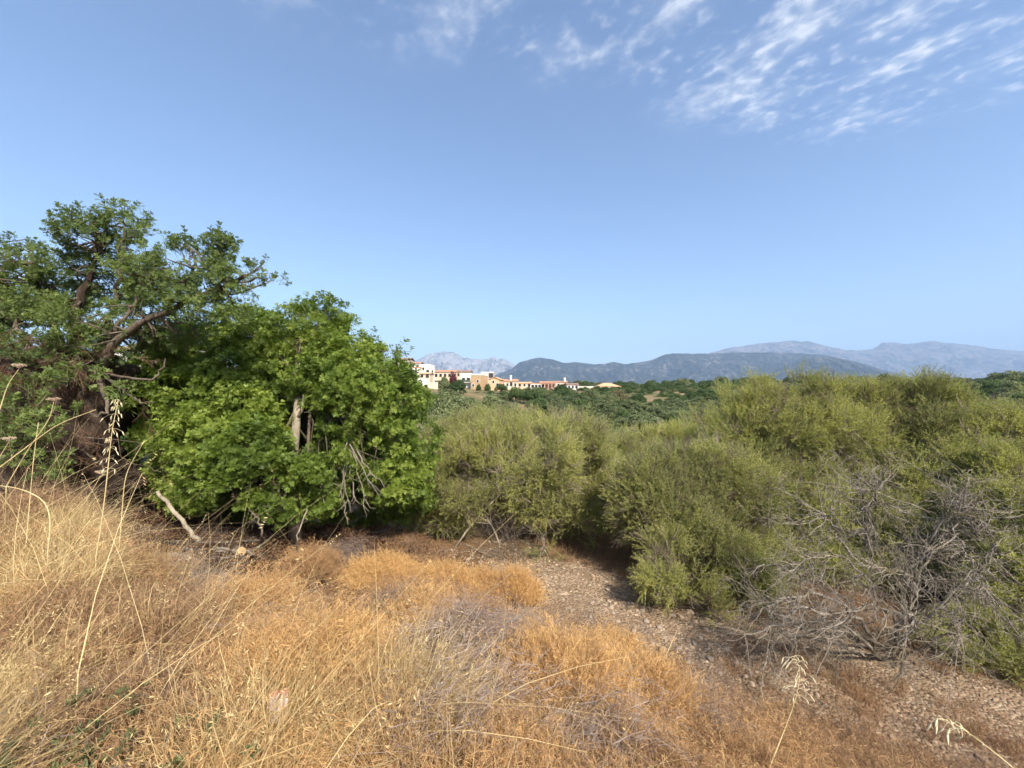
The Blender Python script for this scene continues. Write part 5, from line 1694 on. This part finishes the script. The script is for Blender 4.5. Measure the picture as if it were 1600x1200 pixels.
stick('fallen_stick', 'pale bent stick rising out of the dry weeds', [(466, 880, .05), (463, 845, 6.6), (470, 820, 6.7), (480, 795, 6.8)], .014, 'bark_pale')
stick('fallen_stick', 'pale fallen stick under the leafy carob', [(625, 833, .06), (597, 831, .10), (570, 832, .05)], .024, 'dead_wood')
stick('fallen_stick', 'short stick crossing the fallen one under the carob', [(607, 833, .12), (598, 826, .14), (592, 820, .05)], .018, 'dead_wood')
stick('fallen_stick', 'broken stick with a yellow split end in the green weed patch', [(772, 1000, .25), (790, 975, .28), (828, 948, .10)], .022, 'bark_pale', True)
stick('fallen_stick', 'pale forked stick lying across the grey weeds', [(420, 945, .22), (455, 932, .26), (490, 922, .22)], .012, 'dead_wood', False, 3)
stick('fallen_stick', 'dark crooked stick at the edge of the gravel', [(1060, 1105, .05), (1085, 1098, .10), (1110, 1098, .08), (1130, 1108, .03)], .012, 'bark_mid', False, 3)
stick('fallen_stick', 'small pale stub of wood among the orange bushes', [(708, 956, .10), (719, 948, .14), (728, 940, .12)], .026, 'dead_wood')


# the bleached dead shrub lying over the stream bed
base_D = on_ground(1385, 1040, 6.4)
dead = empty('dead_shrub', base_D, 'bleached leafless dead shrub sprawling over the stream bed under the willows', 'shrub')
limbs_px = [
    [(1385, 1040, 6.4), (1340, 960, 6.2), (1280, 925, 6.0), (1230, 930, 5.9), (1180, 960, 5.9)],
    [(1385, 1040, 6.4), (1400, 960, 6.3), (1330, 870, 6.2), (1280, 868, 6.1), (1215, 900, 6.0)],
    [(1385, 1040, 6.4), (1415, 905, 6.3), (1440, 865, 6.3), (1492, 838, 6.3), (1555, 810, 6.3)],
    [(1385, 1040, 6.4), (1420, 950, 6.2), (1360, 880, 6.2), (1352, 815, 6.2), (1345, 760, 6.3)],
    [(1385, 1040, 6.4), (1430, 900, 6.1), (1492, 838, 6.3), (1495, 800, 6.3), (1500, 768, 6.3)],
    [(1385, 1040, 6.4), (1450, 960, 6.0), (1525, 900, 6.0), (1545, 870, 6.0), (1562, 846, 6.0)],
    [(1385, 1040, 6.4), (1330, 980, 5.9), (1270, 985, 5.8), (1215, 1000, 5.8), (1190, 1040, 5.8)],
    [(1385, 1040, 6.4), (1350, 1000, 5.8), (1300, 965, 5.7), (1250, 945, 5.6), (1200, 990, 5.6)],
    [(1385, 1040, 6.4), (1410, 1000, 5.9), (1440, 905, 5.9), (1400, 890, 5.9), (1320, 880, 5.9)],
    [(1385, 1040, 6.4), (1470, 1000, 6.0), (1500, 960, 5.9), (1495, 990, 5.8), (1482, 1020, 5.8)],
    [(1385, 1040, 6.4), (1440, 960, 5.8), (1400, 960, 5.6), (1340, 940, 5.5), (1290, 1000, 5.5)],
    [(1492, 838, 6.3), (1515, 870, 6.1), (1530, 910, 6.0), (1545, 940, 5.9)],
    [(1330, 870, 6.2), (1310, 830, 6.2), (1290, 810, 6.2), (1280, 800, 6.2)],
    [(1385, 1040, 6.4), (1420, 1010, 5.7), (1425, 960, 5.6), (1410, 1000, 5.5), (1405, 1050, 5.5)],
    [(1352, 815, 6.2), (1365, 790, 6.1), (1375, 760, 6.1)],
    [(1440, 865, 6.3), (1480, 800, 6.2), (1530, 795, 6.1), (1560, 815, 6.0)],
    [(1385, 1040, 6.4), (1300, 1000, 6.2), (1230, 960, 6.2), (1170, 930, 6.3)],
    [(1385, 1040, 6.4), (1330, 940, 6.5), (1260, 890, 6.5), (1190, 880, 6.5)],
]
allseg = []
for i, pix in enumerate(limbs_px):
    r0_ = .056 if i in (0, 2, 3, 7) else .038
    o, qd = limb([(a, b, D - .35 * min(1, 6.4 - D + .4)) for a, b, D in pix[:1]] + [(a, b, D - .35) for a, b, D in pix[1:]], [r0_, r0_ * .75, r0_ * .5, r0_ * .2], M['bleached'], dead, base_D, 'limb', 22, .022, 7)
    allseg.append(qd)
tw = MB()


def twiggy(p0, d0, L, r_, depth):
    d0 = d0 / (np.linalg.norm(d0) + 1e-9)
    n_ = 5
    pts_ = [p0]
    d_ = d0
    for j in range(n_):
        d_ = d_ + rnd_unit() * .30
        d_ /= np.linalg.norm(d_)
        pts_.append(pts_[-1] + d_ * L / n_)
    tw.tube(np.array(pts_) - base_D, np.linspace(r_, r_ * .35, n_ + 1), 4, False)
    if depth > 0:
        for j in range(RNG.integers(2, 5)):
            k_ = RNG.integers(1, n_ + 1)
            twiggy(pts_[k_], d_ * .6 + rnd_unit() * .8, L * RNG.uniform(.45, .7), r_ * .55, depth - 1)


for qd in allseg:
    for j in range(24):
        k_ = RNG.integers(5, len(qd) - 1)
        tdir = qd[k_ + 1] - qd[k_]
        tdir = tdir / (np.linalg.norm(tdir) + 1e-9)
        twiggy(qd[k_], tdir * .8 + rnd_unit() * .7 + np.array((-.25, -.12, -.05)), RNG.uniform(.3, .75), .0080, 2)
tw.build('twigs', M['bleached'], dead, False, 'stuff')

# bare grey twigs at the foot of the middle willow
ft = on_ground(800, 860, 9.4)
dt = empty('dead_shrub', ft, 'small grey leafless shrub at the foot of the middle willow', 'shrub')
base_D, tw = ft, MB()
for j in range(26):
    twiggy(ft + np.array((RNG.normal(0, .25), RNG.normal(0, .15), 0)), np.array((RNG.normal(-.35, .5), RNG.normal(-.2, .3), 1.0)), RNG.uniform(.7, 1.3), .006, 2)
tw.build('twigs', M['bark_mid'], dt, False, 'stuff')

# litter: a crumpled white and red wrapper caught in the weeds
c = ground_hit(436, 1040, .28)
c[2] += .10
mm = MB()
gx_, gy_ = np.meshgrid(np.linspace(-.5, .5, 9), np.linspace(-.5, .5, 7), indexing='ij')
zz = .028 * (fbm(gx_ * 5 + 3, gy_ * 5, 0, 121, 3) - .5) * 2
mm.add(np.stack((gx_ * .07, gy_ * .12, zz + gy_ * .06), -1).reshape(-1, 3), [(i * 7 + j, (i + 1) * 7 + j, (i + 1) * 7 + j + 1, i * 7 + j + 1) for i in range(8) for j in range(6)])
M['wrapper_white'] = plain_mat('wrapper_white', (0.46, 0.36, 0.33), (0.66, 0.58, 0.54), 30, .4)
M['wrapper_red'] = plain_mat('wrapper_red', (0.42, 0.13, 0.11), (0.50, 0.20, 0.17), 30, .4)
w_ = mm.build('wrapper', M['wrapper_white'])
w_.data.materials.append(M['wrapper_red'])
for f in w_.data.polygons:
    if f.center.y > .030:
        f.material_index = 1
w_.location = c
w_.rotation_euler.z = .5
so = w_.modifiers.new('thick', 'SOLIDIFY')
so.thickness = .002
tag(w_, 'crumpled white and red wrapper caught in the dry weeds', 'litter')
